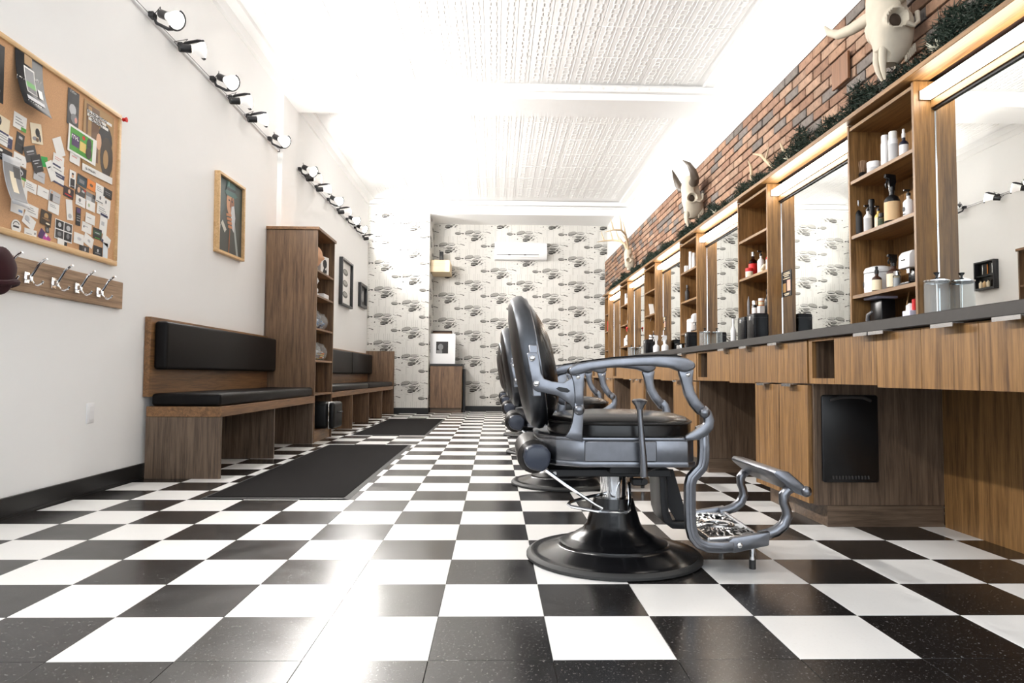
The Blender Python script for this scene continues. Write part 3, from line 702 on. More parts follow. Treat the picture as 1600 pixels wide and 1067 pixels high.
black_box(5.02, 1.94, 'glossy black tool box on the worktop before the second tower, the nearer one', .15, .245)
item('bottle', 5.45, ZT, .245, .042, (wp, None, wp), 'slim white bottle beside the two black tool boxes on the worktop', x=1.91)
# third tower
item('can', 7.19, A, .215, .040, (wp, None, wp), 'tall white can on the third tower top shelf, the taller one', 'can')
item('can', 7.07, A, .182, .038, (wp, None, off_white), 'white can on the third tower top shelf, the shorter one', 'can')
item('carton', 7.29, A, .08, .046, (wp, None, None), 'small white carton on the third tower top shelf', 'carton', x=2.05)
item('bottle', 7.33, B_, .188, .046, (darkgrey_m, None, grey_m), 'dark grey bottle on the middle shelf of the third tower')
item('bottle', 6.91, B_, .105, .026, (wp, None, wp), 'small white bottle at the near end of the third tower middle shelf')
item('warmer', 7.25, D_, .158, .115, (wp, darkgrey_m, wp), 'round white wax warmer on the third tower', 'warmer', x=2.10)
item('disp', 7.02, D_, .19, .105, (wp, silver, gloss_black), 'white and black foam dispenser on the third tower', 'dispenser', x=2.08)
black_box(6.80, 1.96, 'black box-shaped sterilizer at the foot of the third tower', .11, .22)
t = thing('chrome_tray', 'little chrome stand with black top and pots beside the third tower', 'stand', (1.90, 6.99, ZT))
part('top', MB().bx(-.04, .04, -.06, .06, .105, .115, .003), bp_, t)
for dy in (-.035, .035): part('pot', MB().lathe([(0, 0), (.028, 0), (.03, .09), (.025, .104), (0, .104)], 16, (0, dy, 0)), chrome, t)
item('spray', 8.03, ZT, .262, .075, (wp, None, wp), 'white pointed spray bottle on the worktop by the fourth mirror, the farther one', x=1.90)
item('spray', 7.62, ZT, .238, .078, (wp, None, wp), 'white trigger spray bottle on the worktop by the fourth mirror, the nearer one', x=1.90)
black_box(8.55, 1.93, 'black tool box on the worktop before the fourth tower', .17)
# fourth to sixth tower
item('bottle', 9.02, B_, .125, .046, (wp, None, wp), 'white bottle beside a leaning leaflet on the fourth tower')
t = thing('leaflet', 'white leaflet leaning on the middle shelf of the fourth tower', 'leaflet', (2.05, 8.88, B_+.001), (0, .0, 0))
part('sheet', MB().bx(-.001, .001, -.004, .16, 0, .003).bx(-.03, .03, -.0015, .0015, 0, .17), paper_white, t, rot=(-.5, 0, 0))
item('tub', 9.03, D_, .082, .064, (darkgrey_m, wp, silver), 'dark jar with pale band on the fourth tower', 'jar')
item('bottle', 8.90, D_, .13, .032, (darkgrey_m, None, silver), 'small dark bottle on the lowest shelf of the fourth tower')
t = thing('cutting_board', 'orange-brown wooden board standing at the near end of the fourth tower', 'board', (2.03, 8.56, D_+.001))
part('board', MB().bx(-.012, .002, -.045, .045, 0, .27, .006, 2), wood('honey_wood', srgb(170, 110, 56), srgb(214, 156, 92), 'z'), t); part('grip', MB().cyl((-.015, 0, .235), .010, .006, 12, 'x'), brown_m, t)
item('can', 10.78, A, .195, .042, (wp, None, wp), 'tall white can on the fifth tower top shelf', 'can')
item('bottle', 10.63, A, .16, .042, (wp, None, wp), 'white bottle on the fifth tower top shelf')
item('bottle', 10.62, B_, .105, .028, (wp, None, wp), 'small white bottle on the fifth tower middle shelf')
item('warmer', 10.85, D_, .15, .10, (wp, darkgrey_m, wp), 'round white wax warmer on the fifth tower', 'warmer', x=2.10)
item('disp', 10.62, D_, .18, .10, (wp, silver, gloss_black), 'white and black foam dispenser on the fifth tower', 'dispenser', x=2.08)
item('carton', 12.30, B_, .19, .10, (red_m, None, None), 'red carton on the middle shelf of the sixth tower', 'carton')
item('tub', 12.28, D_, .105, .05, (wp, None, wp), 'white tub on the lowest shelf of the sixth tower', 'tub')
def bow(y, x, z, label):
    t = thing('ribbon_bow', label, 'bow', (x, y, z))
    part('loops', MB().sph((0, .022, 0), .022, 10, (.5, 1.1, .8)).sph((0, -.022, 0), .022, 10, (.5, 1.1, .8)), red_m, t)
    part('knot', MB().sph((-.006, 0, 0), .010, 8), red_m, t)
    part('tails', MB().bx(-.002, .002, -.02, -.004, -.05, 0).bx(-.002, .002, .004, .02, -.05, 0), red_m, t)
bow(10.27, 1.985, 1.41, 'red ribbon bow on the edge of the fifth tower')
bow(9.45, 2.09, 1.36, 'red ribbon bow on the fifth mirror')
bow(11.2, 2.09, 1.43, 'red ribbon bow on the sixth mirror')
# price cards stuck on the mirrors
def price_card(y, z, hgt, wid, label):
    t = thing('price_card', label, 'card', (2.0995, y, z))
    part('card', MB().bx(-.0012, .0012, -wid/2, wid/2, -hgt/2, hgt/2), ink, t)
    mb = MB(); 
    for q in ((.38, .5, .30, .36), (.30, .6, .1, .1)): pass
    mb.bx(-.0018, -.001, -wid*.42, -wid*.06, -hgt*.30, hgt*.12)
    part('photo', mb, flat('photo_pink', 232, 178, 160), t)
    part('photo', MB().bx(-.0018, -.001, wid*.06, wid*.40, -hgt*.33, hgt*.02), tan_m, t)
    pr = MB()
    for zz, ln in ((.42, .34), (.36, .40), (.29, .26), (.20, .36), (-.40, .30), (-.45, .22)):
        x_ = -wid*ln
        while x_ < wid*ln:
            w_ = random.uniform(.006, .014); pr.bx(-.0018, -.001, x_, min(x_+w_, wid*ln), hgt*zz-.0035, hgt*zz+.0035); x_ += w_+.003
    part('small_print', pr, cream_m, t, kind='stuff')
price_card(4.875, 1.365, .185, .15, 'black price card with two photos on the second mirror beside its tower')
price_card(8.45, 1.345, .165, .14, 'black price card with photo on the fourth mirror')
# ---------------------------------------------------------------- garland, skulls, antlers on the top board
rg = random.Random(11)
def garland(label, ya, yb, dens):
    t = thing('pine_garland', label, 'garland', (2.02, 0, 2.15))
    st = [( .01*math.sin(y*9), y, .022+.012*math.sin(y*13)) for y in [ya+(yb-ya)*i/60 for i in range(61)]]
    part('stem', MB().tube(st, .006, 5), brown_m, t)
    V_, F_ = [], []
    y = ya
    while y < yb:
        fat = .72+.30*math.sin(y*7.3)+.28*math.sin(y*17.3+1)+.15*math.sin(y*3.1)
        fat = max(.32, fat)*(1.0 if y < 4.4 else .72)
        for k in range(int(dens*fat)):
            c = Vector((rg.uniform(-.055, .01), y+rg.uniform(-.03, .03), .010+rg.random()**1.2*.125*fat))
            d = Vector((rg.gauss(-.25, .8), rg.gauss(0, 1), rg.gauss(.35, .7))).normalized()
            ln = rg.uniform(.03, .055)*(.6+.45*fat); e = c+d*ln
            if e.z < .004: e.z = .004
            if e.x > .045: e.x = .045
            if e.x < -.11: e.x = -.11
            sd = d.cross(Vector((rg.gauss(0, 1), rg.gauss(0, 1), rg.gauss(0, 1)))).normalized()*.0030
            b0 = len(V_); V_ += [tuple(c-sd), tuple(c+sd), tuple(e)]; F_.append((b0, b0+1, b0+2))
        y += .03
    part('needles', MB().polys(V_, F_), needle_m, t, kind='stuff')
garland('dark green pine garland lying along the top board', 2.3, 11.9, 120)
def flower(y, label, n=26):
    t = thing('frosted_sprig', label, 'ornament', (1.985, y, 2.165))
    mb = MB()
    for k in range(n):
        a = rg.random()*2*PI; d = Vector((math.cos(a)*.6-.3, math.sin(a), .3+rg.random()*.8)).normalized()*rg.uniform(.03, .065)
        mb.tube([(0, 0, 0), tuple(d*.6), tuple(d)], [.002, .0035, .001], 4)
    part('petals', mb, frost_m, t); part('core', MB().sph((0, 0, 0), .008, 8), tan_m, t)
flower(2.98, 'frosted white sprig in the garland beside the large cow skull')
flower(4.55, 'small frosted sprig in the garland past the wooden plaque', 12)
flower(6.1, 'small frosted sprig in the garland before the horned white skull', 10)
solo('wooden_plaque', MB().bx(-.008, .008, -.095, .095, -.082, .082, .002), wood('plaque_wood', srgb(104, 70, 46), srgb(140, 98, 68), 'z'), 'plain brown square wooden plaque on the brick beside the large skull', 'plaque', (2.050, 3.965, 2.515))
def skull_mesh(sc=1.0):
    prof = [(.05, -.098, .0, .034), (.08, -.104, .035, .046), (.12, -.110, .068, .058), (.17, -.114, .085, .074), (.22, -.118, .085, .096), (.255, -.120, .078, .106), (.30, -.122, .062, .100), (.35, -.124, .05, .095), (.40, -.120, .045, .094), (.45, -.110, .04, .087), (.49, -.085, .03, .066), (.505, -.03, -.028, .004)]
    rings = [(z_, (f_+b_)/2, w_, (b_-f_)/2) for z_, f_, b_, w_ in prof]
    import bisect
    b = bmesh.new(); seg = 64; rows = []
    zs = [.05+.455*i/64 for i in range(65)]
    def at(z):
        for a, c in zip(rings, rings[1:]):
            if a[0] <= z <= c[0]+1e-9:
                u = (z-a[0])/(c[0]-a[0]); return [a[k]+(c[k]-a[k])*u for k in range(4)]
        return list(rings[-1])
    for z in zs:
        _, cx, hw, hd = at(z); row = []
        for k in range(seg):
            th = 2*PI*k/seg; c_, s_ = math.cos(th), math.sin(th)
            x = cx+hd*(abs(c_)**.85)*(1 if c_ > 0 else -1); y = hw*(abs(s_)**.9)*(1 if s_ > 0 else -1)
            p = Vector((x, y, z)); nrm = Vector((c_, s_, 0))
            for sgn in (1, -1):      # eye sockets with raised rims, and the nasal hollows
                e = Vector((-.052, sgn*.092, .248)); dd = (p-e).length
                if dd < .062:
                    q = dd/.062
                    p = p - nrm*(.075*max(0, 1-(q/.66)**2)**.7) + nrm*(.012*math.exp(-((q-.80)/.14)**2))
                e2 = Vector((-.095, sgn*.020, .085)); d2 = (p-e2).length
                if d2 < .04: p = p-Vector((-1, 0, 0))*.03*max(0, 1-(d2/.04)**2)
                e3 = Vector((.02, sgn*.09, .33)); d3 = (p-e3).length
                if d3 < .05: p = p-nrm*.035*max(0, 1-(d3/.05)**2)
            row.append(b.verts.new(p*sc))
        rows.append(row)
    for A_, B2 in zip(rows, rows[1:]):
        for k in range(seg): b.faces.new((A_[k], A_[(k+1) % seg], B2[(k+1) % seg], B2[k]))
    b.faces.new(rows[0][::-1])
    bmesh.ops.remove_doubles(b, verts=b.verts, dist=.0004); bmesh.ops.recalc_face_normals(b, faces=b.faces)
    mb = MB(); mb._add(b); return mb
socket_shade_m = mat('socket_shade_paint', srgb(62, 50, 40), .9, var=.4)  # dark brown standing in for the shade inside the eye sockets
def jaw(t, sc):
    for sg in (1, -1):
        part('eye_socket_shade', MB().sph((-.046*sc, sg*.066*sc, .248*sc), .034*sc, 16, (1, .5, 1)), socket_shade_m, t, label='dark ball painted as eye socket shade')  # solid dark ball, shade of the socket put into its colour
        for i in range(6): part('tooth', MB().bx(.020+.010*i, .029+.010*i, sg*.040-.008, sg*.040+.008, .050+.010*i, .085+.012*i, .002, mtx=Matrix.Scale(sc, 4)), bone, t)
        part('nasal_bone', MB().tube([(-.088*sc, sg*.022*sc, .13*sc), (-.094*sc, sg*.022*sc, .07*sc), (-.090*sc, sg*.018*sc, .02*sc), (-.080*sc, sg*.010*sc, -.03*sc)], [.018*sc, .018*sc, .014*sc, .005*sc], 10), bone, t)
        part('cheek_bone', MB().tube([(-.02*sc, sg*.108*sc, .215*sc), (.02*sc, sg*.114*sc, .20*sc), (.052*sc, sg*.104*sc, .225*sc), (.065*sc, sg*.085*sc, .285*sc)], [.012*sc, .010*sc, .010*sc, .012*sc], 8), bone, t)
t = thing('cow_skull', 'large bleached cow skull with pale horns on the brick above the nearest tower', 'skull', (1.975, 3.275, 2.185), (0, -.05, .12))
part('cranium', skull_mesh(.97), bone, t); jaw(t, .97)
for sg in (1, -1):
    part('horn', MB().tube([(-.02, sg*.075, .35), (-.03, sg*.15, .355), (-.045, sg*.25, .355), (-.055, sg*.35, .375), (-.06, sg*.42, .42), (-.06, sg*.46, .475)], [.034, .033, .030, .025, .018, .006], 14), bone, t, label='pale bleached horn')
t = thing('bull_skull', 'white skull with dark curved horns on the brick between second and third towers', 'skull', (1.975, 6.69, 2.205), (0, -.05, .06))
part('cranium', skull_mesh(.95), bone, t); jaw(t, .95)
for sg in (1, -1):
    part('horn', MB().tube([(-.03, sg*.075, .385), (-.04, sg*.14, .375), (-.055, sg*.20, .40), (-.08, sg*.225, .46), (-.11, sg*.21, .53), (-.15, sg*.16, .585)], [.042, .046, .042, .034, .022, .004], 14), horn_m, t, label='dark brown curved horn')
t = thing('deer_skull', 'far deer skull with branching antlers on the brick near the back', 'skull', (1.985, 9.95, 2.20), (0, -.05, 0))
part('cranium', skull_mesh(.72), bone, t)
def antler(sg, s=1.0):
    mb = MB(); main = [(-.03, sg*.03, .30), (-.05, sg*.10, .44), (-.10, sg*.24, .52), (-.18, sg*.36, .56), (-.30, sg*.40, .56), (-.42, sg*.36, .54)]
    mb.tube(main, [.016, .017, .016, .014, .011, .004], 8)
    for i, d in ((1, (-.08, 0, .12)), (2, (-.04, sg*.03, .19)), (3, (-.02, sg*.04, .20)), (4, (-.04, sg*.02, .16))):
        p = Vector(main[i]); e = p+Vector(d); mb.tube([p, p*.5+e*.5+Vector((0, sg*.02, 0)), e], [.012, .009, .003], 6)
    return mb
for sg in (1, -1): part('antler', antler(sg), antler_m, t)
def shed(y, pts, tines, label):
    t = thing('shed_antler', label, 'antler', (2.02, y, 2.17))
    part('beam', MB().tube(pts, [.012]*(len(pts)-1)+[.004], 8), antler_m, t)
    for tp in tines: part('tine', MB().tube(tp, [.010, .007, .003][:len(tp)], 6), antler_m, t)
shed(5.30, [(0, 0, 0), (-.01, -.005, .09), (-.005, .01, .17), (-.02, .03, .235)], [], 'single upright antler tip standing in the garland before the skull with dark horns')
shed(4.98, [(0, -.12, .02), (-.03, -.02, .12), (-.02, .08, .19), (-.04, .20, .24)], [[(-.03, -.02, .12), (-.03, -.06, .17), (-.03, -.08, .2)]], 'slanting antler lying in the garland nearer than the upright tip')
shed(4.62, [(0, 0, .02), (-.03, .03, .10), (-.03, .08, .16)], [], 'short pale antler tip just past the wooden plaque')
# ---------------------------------------------------------------- barber chairs
def chair_proto():
    t = thing('barber_chair', 'x', 'chair')
    OX, OZ = .462, 0
    q = lambda pts: [(x-OX, z) for x, z in pts]
    part('base', MB().lathe([(0, 0), (.325, 0), (.333, .006), (.331, .016), (.318, .024), (.300, .022), (.285, .027), (.215, .047), (.208, .052), (.205, .060), (.196, .064), (.172, .070), (.160, .078), (.150, .086), (.120, .104), (.103, .130), (.092, .168), (.082, .20), (.075, .228), (.052, .231), (0, .231)], 64), gloss_black, t)
    part('base_rim', MB().lathe([(.318, .0242), (.327, .0215), (.3345, .013), (.3345, .004), (.327, .001)], 64), rubber, t)
    part('piston', MB().cyl((0, 0, .229), .050, .10, 32), chrome, t)
    part('underframe', MB().bx(-.262, .186, -.15, .15, .325, .352, .003).bx(-.05, .08, -.22, .22, .345, .375, .003).cyl((0, 0, .315), .075, .03, 24), black_paint, t)
    for x in (-.24,): part('bolt', MB().cyl((x, -.150, .338), .007, .006, 10, 'y', mtx=Matrix.Translation((0, -.006, 0))), chrome, t)
    # seat box: straight sides, chamfered rounded rear
    def plan(g): return [(.238+g, -.26-g), (.238+g, .26+g), (.21, .288+g), (-.15, .288+g), (-.245, .24+g), (-.300-g, .13), (-.307-g, 0), (-.300-g, -.13), (-.245, -.24-g), (-.15, -.288-g), (.21, -.288-g)]
    sb = MB().prism(plan(0), .395, .470, 'xy', .004, 2).prism(plan(.005), .378, .397, 'xy', .004, 2).prism(plan(.004), .468, .480, 'xy', .004, 2).bx(-.15, .10, -.297, -.286, .398, .468, .003).bx(-.15, .10, .286, .297, .398, .468, .003)
    part('seat_box', sb, pewter, t)
    # cushion: thick rounded disc
    b = bmesh.new(); rows = []
    def sup(n, a, bb, p, cx): return [(cx+a*math.copysign(abs(math.cos(2*PI*i/n))**p, math.cos(2*PI*i/n)), bb*math.copysign(abs(math.sin(2*PI*i/n))**p, math.sin(2*PI*i/n))) for i in range(n)]
    for sc, z in ((.97, .472), (1.0, .482), (1.0, .515), (.99, .528), (.94, .540), (.8, .551), (.5, .559), (.2, .562)):
        rows.append([b.verts.new((x, y, z)) for x, y in sup(48, .268*sc, .272*sc, .78, .014)])
    for A_, B2 in zip(rows, rows[1:]):
        for i in range(48): b.faces.new((A_[i], A_[(i+1) % 48], B2[(i+1) % 48], B2[i]))
    b.faces.new(rows[-1]); b.faces.new(rows[0][::-1])
    mb = MB(); mb._add(b); o = part('seat_cushion', mb, chair_leather, t)
    part('piping', MB().tube([(x, y, .524) for x, y in sup(48, .269, .273, .78, .014)], .004, 6, True), leather2, o)
    # backrest: leaning oval shell with a fat cushion
    zc, hh, hw = .745, .262, .245
    def bx_of(z): return .1255 - .17*(z-.745) + .16*(z-.745)**2 - OX   # rear-to-front middle line
    def layers(lst, nseg=48):
        b = bmesh.new(); rows = []
        for off, sc, dzz in lst:
            row = []
            for i in range(nseg):
                th = 2*PI*i/nseg; c_, s_ = math.cos(th), math.sin(th); pw = .92
                y = hw*sc*math.copysign(abs(c_)**pw, c_); dz = dzz*math.copysign(abs(s_)**pw, s_)
                z = zc+dz-.45*max(0, off-.03); bulge = .012*(y/hw)**2
                row.append(b.verts.new((bx_of(z)+off+bulge, y, z+off*.1)))
            rows.append(row)
        for A_, B2 in zip(rows, rows[1:]):
            for i in range(nseg): b.faces.new((A_[i], A_[(i+1) % nseg], B2[(i+1) % nseg], B2[i]))
        b.faces.new(rows[0][::-1]); b.faces.new(rows[-1]); bmesh.ops.recalc_face_normals(b, faces=b.faces)
        mb = MB(); mb._add(b); return mb
    o = part('back_shell', layers([(-.052, .3, .07), (-.050, .7, .165), (-.044, .93, .222), (-.036, .985, .238)]), leather2, t)
    part('back_rim', layers([(-.036, .96, .234), (-.036, .985, .240), (-.030, 1.0, .246), (-.008, 1.012, .256), (.008, 1.012, .254), (.022, 1.0, .240), (.025, .97, .228)]), pewter_d, t)
    part('rim_bead', MB().tube([(bx_of(zc+.243*math.sin(a))+.023+.012*math.cos(a)**2, 1.0*hw*math.cos(a), zc+.243*math.sin(a)) for a in [2*PI*k/48 for k in range(48)]], .004, 6, True), pewter, t)
    o = part('back_cushion', layers([(.022, .965, .228), (.034, .955, .222), (.052, .92, .203), (.072, .82, .172), (.088, .66, .135), (.097, .42, .085), (.101, .15, .03)]), chair_leather, t)
    zz = .80
    part('seam', MB().tube([(bx_of(zz)+.024+.062*max(0, 1-(abs(y)/.236)**2.4), y, zz+.004) for y in [-.232+.464*i/24 for i in range(25)]], .0035, 5), gloss_black, o)
    for sg in (-1, 1):
        s0 = sg*.272; s1 = sg*.296
        lo, hi = min(s0, s1), max(s0, s1)
        o = part('back_bracket', MB().prism(q([(.110, .764), (.116, .772), (.146, .773), (.152, .766), (.160, .70), (.172, .681), (.2, .672), (.24, .668), (.262, .682), (.285, .70), (.310, .70), (.312, .66), (.302, .60), (.302, .566), (.276, .57), (.261, .595), (.216, .624), (.17, .634), (.150, .637), (.134, .645)]), lo, hi, 'xz', .003, 2).prism(q([(.118, .80), (.15, .80), (.165, .62), (.135, .62)]), sg*.20 if sg > 0 else sg*.272, sg*.272 if sg > 0 else sg*.20, 'xz', .003), pewter, t)
        bb = MB()
        for x, z in q([(.130, .752), (.145, .665)]): bb.sph((x, sg*.297, z), .011, 12, (1, .6, 1))
        part('bolt', bb, chrome, o)
        part('slot', MB().prism(q([(.212, .648), (.222, .654), (.25, .650), (.262, .640), (.252, .634), (.228, .638)]), sg*.2955 if sg > 0 else sg*.2985, sg*.2985 if sg > 0 else sg*.2955, 'xz'), black_paint, o)
        a0, a1 = (sg*.262, sg*.322) if sg > 0 else (sg*.322, sg*.262)
        arm = [(.252, .712), (.262, .724), (.284, .735), (.324, .743), (.404, .753), (.484, .759), (.564, .763), (.624, .762), (.664, .755), (.688, .742), (.694, .728), (.684, .716), (.662, .708), (.645, .710), (.613, .722), (.543, .729), (.484, .727), (.404, .722), (.330, .712), (.30, .70), (.27, .692), (.256, .70)]
        part('armrest', MB().prism(q(arm), a0, a1, 'xz', .009, 3), pewter, t)
        pad = [(.268, .728), (.30, .744), (.404, .758), (.484, .765), (.564, .769), (.622, .768), (.655, .761), (.624, .757), (.564, .758), (.484, .754), (.404, .748), (.3, .735)]
        part('arm_pad', MB().prism(q(pad), a0+.006, a1-.006, 'xz', .003, 2), leather, t)
        p0, p1 = (sg*.278, sg*.306) if sg > 0 else (sg*.306, sg*.278)
        part('front_post', MB().strap(q([(.664, .715), (.666, .69), (.669, .665), (.676, .635), (.694, .602), (.722, .570)]), [.055, .044, .036, .036, .036, .036], p0, p1, .005), pewter, t)
        part('front_bracket', MB().strap(q([(.722, .585), (.738, .565), (.745, .543), (.742, .522), (.725, .505), (.70, .490), (.66, .478)]), [.026, .03, .034, .036, .038, .034, .014], p0, p1, .005), pewter, t)
        part('rear_post', MB().strap(q([(.292, .60), (.290, .56), (.287, .53), (.281, .50), (.274, .474)]), [.032, .034, .038, .046, .062], p0, p1, .004).strap(q([(.288, .705), (.290, .67), (.292, .63), (.292, .59)]), [.05, .036, .03, .03], p0, p1, .004), pewter, t)
        bb = MB()
        for x, z in q([(.725, .568), (.291, .576)]): bb.sph((x, sg*.309, z), .019, 16, (1, .8, 1))
        part('ball_bolt', bb, pewter, t)
        bb = MB()
        for x, z in q([(.668, .698), (.287, .688)]): bb.sph((x, sg*.307, z), .008, 10, (1, .6, 1))
        part('rivet', bb, chrome, t)
        # swan-neck hanger of the footrest
        f0, f1 = (sg*.222, sg*.255) if sg > 0 else (sg*.255, sg*.222)
        hang = q([(.728, .520), (.740, .489), (.742, .44), (.740, .40), (.734, .373), (.714, .352), (.698, .335), (.692, .31), (.691, .238), (.694, .165), (.702, .132), (.722, .108), (.752, .096), (.80, .094), (.845, .098)])
        part('hanger', MB().strap(hang, [.034]+[.038]*14, f0, f1, .006).strap(hang[1:-1], .014, f0-.004 if sg < 0 else f0, f1 if sg < 0 else f1+.004, .003), pewter, t)
        part('foot_rail', MB().prism(q([(.825, .080), (.845, .076), (.967, .102), (.972, .150), (.955, .146), (.84, .128), (.825, .118)]), f0+.002, f1-.002, 'xz', .004, 2), pewter, t)
        part('rail_bolt', MB().sph((.862-OX, sg*.256, .104), .010, 12, (1, .5, 1)), chrome, t)
        part('swan_arm', MB().tube([(x, sg*.215, z) for x, z in q([(.945, .130), (.975, .134), (1.005, .144), (1.034, .166), (1.049, .198), (1.045, .222), (1.036, .245), (1.036, .272), (1.05, .290), (1.072, .298), (1.095, .298)])], [.016, .019, .020, .020, .019, .017, .017, .019, .018, .016, .016], 12), pewter, t)
        part('peg', MB().cyl((.938-OX, sg*.17, .03), .010, .075, 12), chrome, t); part('peg_foot', MB().cyl((.938-OX, sg*.17, 0), .012, .032, 12), rubber, t)
    part('foot_bar', MB().prism(q([(.990, .350), (1.0, .364), (1.046, .357), (1.098, .312), (1.112, .288), (1.110, .266), (1.066, .284), (1.0, .338)]), -.24, .20, 'xz', .005, 2), pewter, t)
    part('bar_knob', MB().sph((1.108-OX, -.235, .288), .020, 14), pewter, t); part('bar_knob', MB().sph((1.108-OX, .20, .288), .020, 14), pewter, t)
    # pierced foot plate
    fp = MB(); zt = .118; X0, X1 = .765-OX, .958-OX
    for a, b_ in (((X0, -.222), (X1, -.222)), ((X1, -.222), (X1, .222)), ((X1, .222), (X0, .222)), ((X0, .222), (X0, -.222))): fp.tube([(a[0], a[1], zt), (b_[0], b_[1], zt+.012*(1 if b_[0] == X1 else 0))], .007, 6)
    cx = (X0+X1)/2
    for rr in (.050, .064): fp.tube([(cx+rr*math.cos(2*PI*i/32), rr*math.sin(2*PI*i/32), zt+.006) for i in range(32)], .0045, 5, True)
    for k in range(8): fp.tube([(cx+.012*math.cos(k*PI/4), .012*math.sin(k*PI/4), zt+.004), (cx+.042*math.cos(k*PI/4+.5), .042*math.sin(k*PI/4+.5), zt+.004)], .003, 4)
    r2 = random.Random(5)
    for k in range(44):
        a = 2*PI*k/44; ca, sa = math.cos(a), math.sin(a)
        lim = min(abs((X1-cx)/ca) if abs(ca) > .01 else 9, abs(.21/sa) if abs(sa) > .01 else 9)
        q0 = .07
        while q0 < lim-.015:
            q1 = min(lim-.004, q0+r2.uniform(.025, .045)); w_ = r2.uniform(-.10, .10)
            fp.tube([(cx+q0*ca, q0*sa, zt+.004), (cx+(q0+q1)/2*math.cos(a+w_*.6), (q0+q1)/2*math.sin(a+w_*.6), zt+.006), (cx+q1*math.cos(a+w_*.2), q1*math.sin(a+w_*.2), zt+.004)], [.0028, .0045, .002], 4)
            q0 = q1+.010
    for sg in (-1, 1): fp.bx(X1-.07, X1, min(sg*.17, sg*.215), max(sg*.17, sg*.215), zt-.002, zt+.010, .003)
    part('foot_plate', fp, silver, t, label='bright pierced scrollwork foot plate')
    part('plate_backing', MB().bx(X0, X1, -.215, .215, .103, .109), black_paint, t)
    # front hinge bracket, lever, rear roller, pump loop
    part('hinge_bracket', MB().prism(q([(.600, .345), (.64, .345), (.648, .31), (.655, .19), (.672, .15), (.735, .148), (.735, .122), (.668, .124), (.640, .145), (.628, .182), (.620, .311)]), -.09, .09, 'xz', .004, 2).prism(q([(.655, .34), (.68, .34), (.735, .15), (.69, .15), (.66, .2)]), -.06, -.045, 'xz'), black_paint, t)
    lv = MB().tube([(x, -.335, z) for x, z in q([(.509, .352), (.507, .40), (.502, .47), (.497, .54), (.494, .588)])], [.013, .013, .011, .009, .010], 12)
    lv.lathe([(0, 0), (.012, 0), (.016, .012), (.026, .024), (.027, .030), (.018, .035), (0, .037)], 18, (.494-OX, -.335, .580))
    part('lever', lv, pewter, t)
    part('lever_rod', MB().tube([(x, y, z) for x, y, z in ((.509-OX, -.335, .362), (.512-OX, -.28, .356), (.56-OX, -.2, .36), (.62-OX, -.16, .372))], .008, 8), black_paint, t)
    R2 = MB(); prof = ellipse(0, 0, .058, .056, 20)
    o = part('calf_roll', MB().lathe([(0, -.20), (.046, -.20), (.060, -.185), (.062, -.12), (.060, .0), (.058, .19), (.04, .21), (0, .21)], 24, axis='y'), leather2, t, loc=(-.318, 0, .402))
    part('end_cap', MB().prism([(-.040, .0), (-.036, .034), (-.008, .047), (.035, .044), (.056, .02), (.052, -.02), (.028, -.047), (-.02, -.036), (-.036, -.018)], -.262, -.185, 'xz', .014, 3), blue_black, o)
    part('roll_arm', MB().bx(-.28, -.20, -.02, .02, .335, .37, .003), black_paint, t)
    part('pump_loop', MB().tube([(-.275, -.19, .352), (-.20, -.20, .30), (-.10, -.21, .235), (-.075, -.21, .222)], .006, 8).tube([(-.02, -.02, .245), (-.10, -.08, .242), (-.185, -.17, .238), (-.195, -.185, .232), (-.185, -.195, .226), (-.09, -.20, .21), (.015, -.195, .206), (.024, -.19, .212), (.035, -.15, .24), (.05, -.06, .29)], .006, 8), chrome, t)
    part('pump_lug', MB().bx(.055, .105, -.10, -.07, .285, .31, .003).cyl((.10, -.105, .30), .012, .02, 12, 'y'), black_paint, t)
    return t
LAB = ['nearest black leather barber chair with pewter arms and footrest, in full view', 'second barber chair from the front, mostly behind the nearest one', 'third barber chair from the front, its oval back peeking out', 'fourth barber chair from the front, almost hidden in the row', 'fifth barber chair from the front, farthest in the row']
ch = chair_proto(); ch.location = (.462, 2.67, 0); ch['label'] = LAB[0]; ch['group'] = 'barber chairs along the mirrors'
for k in range(1, 5): dup(ch, (.450-.003*k, 2.67+PB*k, 0), LAB[k])
# ---------------------------------------------------------------- left side: benches, shelf, mats
def cushion(x0, x1, y0, y1, z0, z1, b=.022): return MB().bx(x0, x1, y0, y1, z0, z1, b, 4)
t = thing('front_bench', 'walnut waiting bench with black leather cushions on the near left', 'bench')
part('end_panel', MB().bx(-2.29, -1.80, 4.60, 4.622, 0, .404, .001), G_V, t)
part('seat_board', MB().bx(-2.29, -1.80, 4.60, 6.945, .405, .472, .002), B_H, t)
for y in (5.72, 6.92): part('leg_panel', MB().bx(-2.29, -1.80, y-.022, y, 0, .404, .001), G_V, t)
part('back_board', MB().bx(-2.316, -2.275, 4.60, 6.945, .535, 1.066, .002), B_H, t)
part('seat_cushion', cushion(-2.27, -1.815, 4.62, 6.93, .473, .558), leather, t)
part('back_cushion', cushion(-2.274, -2.185, 4.64, 6.94, .716, 1.040), leather, t)
t = thing('rear_bench', 'longer walnut bench with split black cushions between shelf and back wall', 'bench')
part('seat_board', MB().bx(-2.29, -1.80, 7.71, 12.30, .43, .488, .002), B_H, t)
for y in (8.82, 9.95, 11.12, 12.29): part('leg_panel', MB().bx(-2.29, -1.80, y-.022, y, 0, .429, .001), B_V, t)
part('back_board', MB().bx(-2.29, -2.255, 7.71, 12.30, .535, 1.055, .002), B_H, t)
for a, b in ((7.72, 10.0), (10.01, 12.28)): part('seat_cushion', cushion(-2.25, -1.815, a, b, .489, .562), leather, t)
for a, b in ((7.72, 10.55), (10.56, 12.28)): part('back_cushion', cushion(-2.254, -2.17, a, b, .70, 1.032), leather, t)
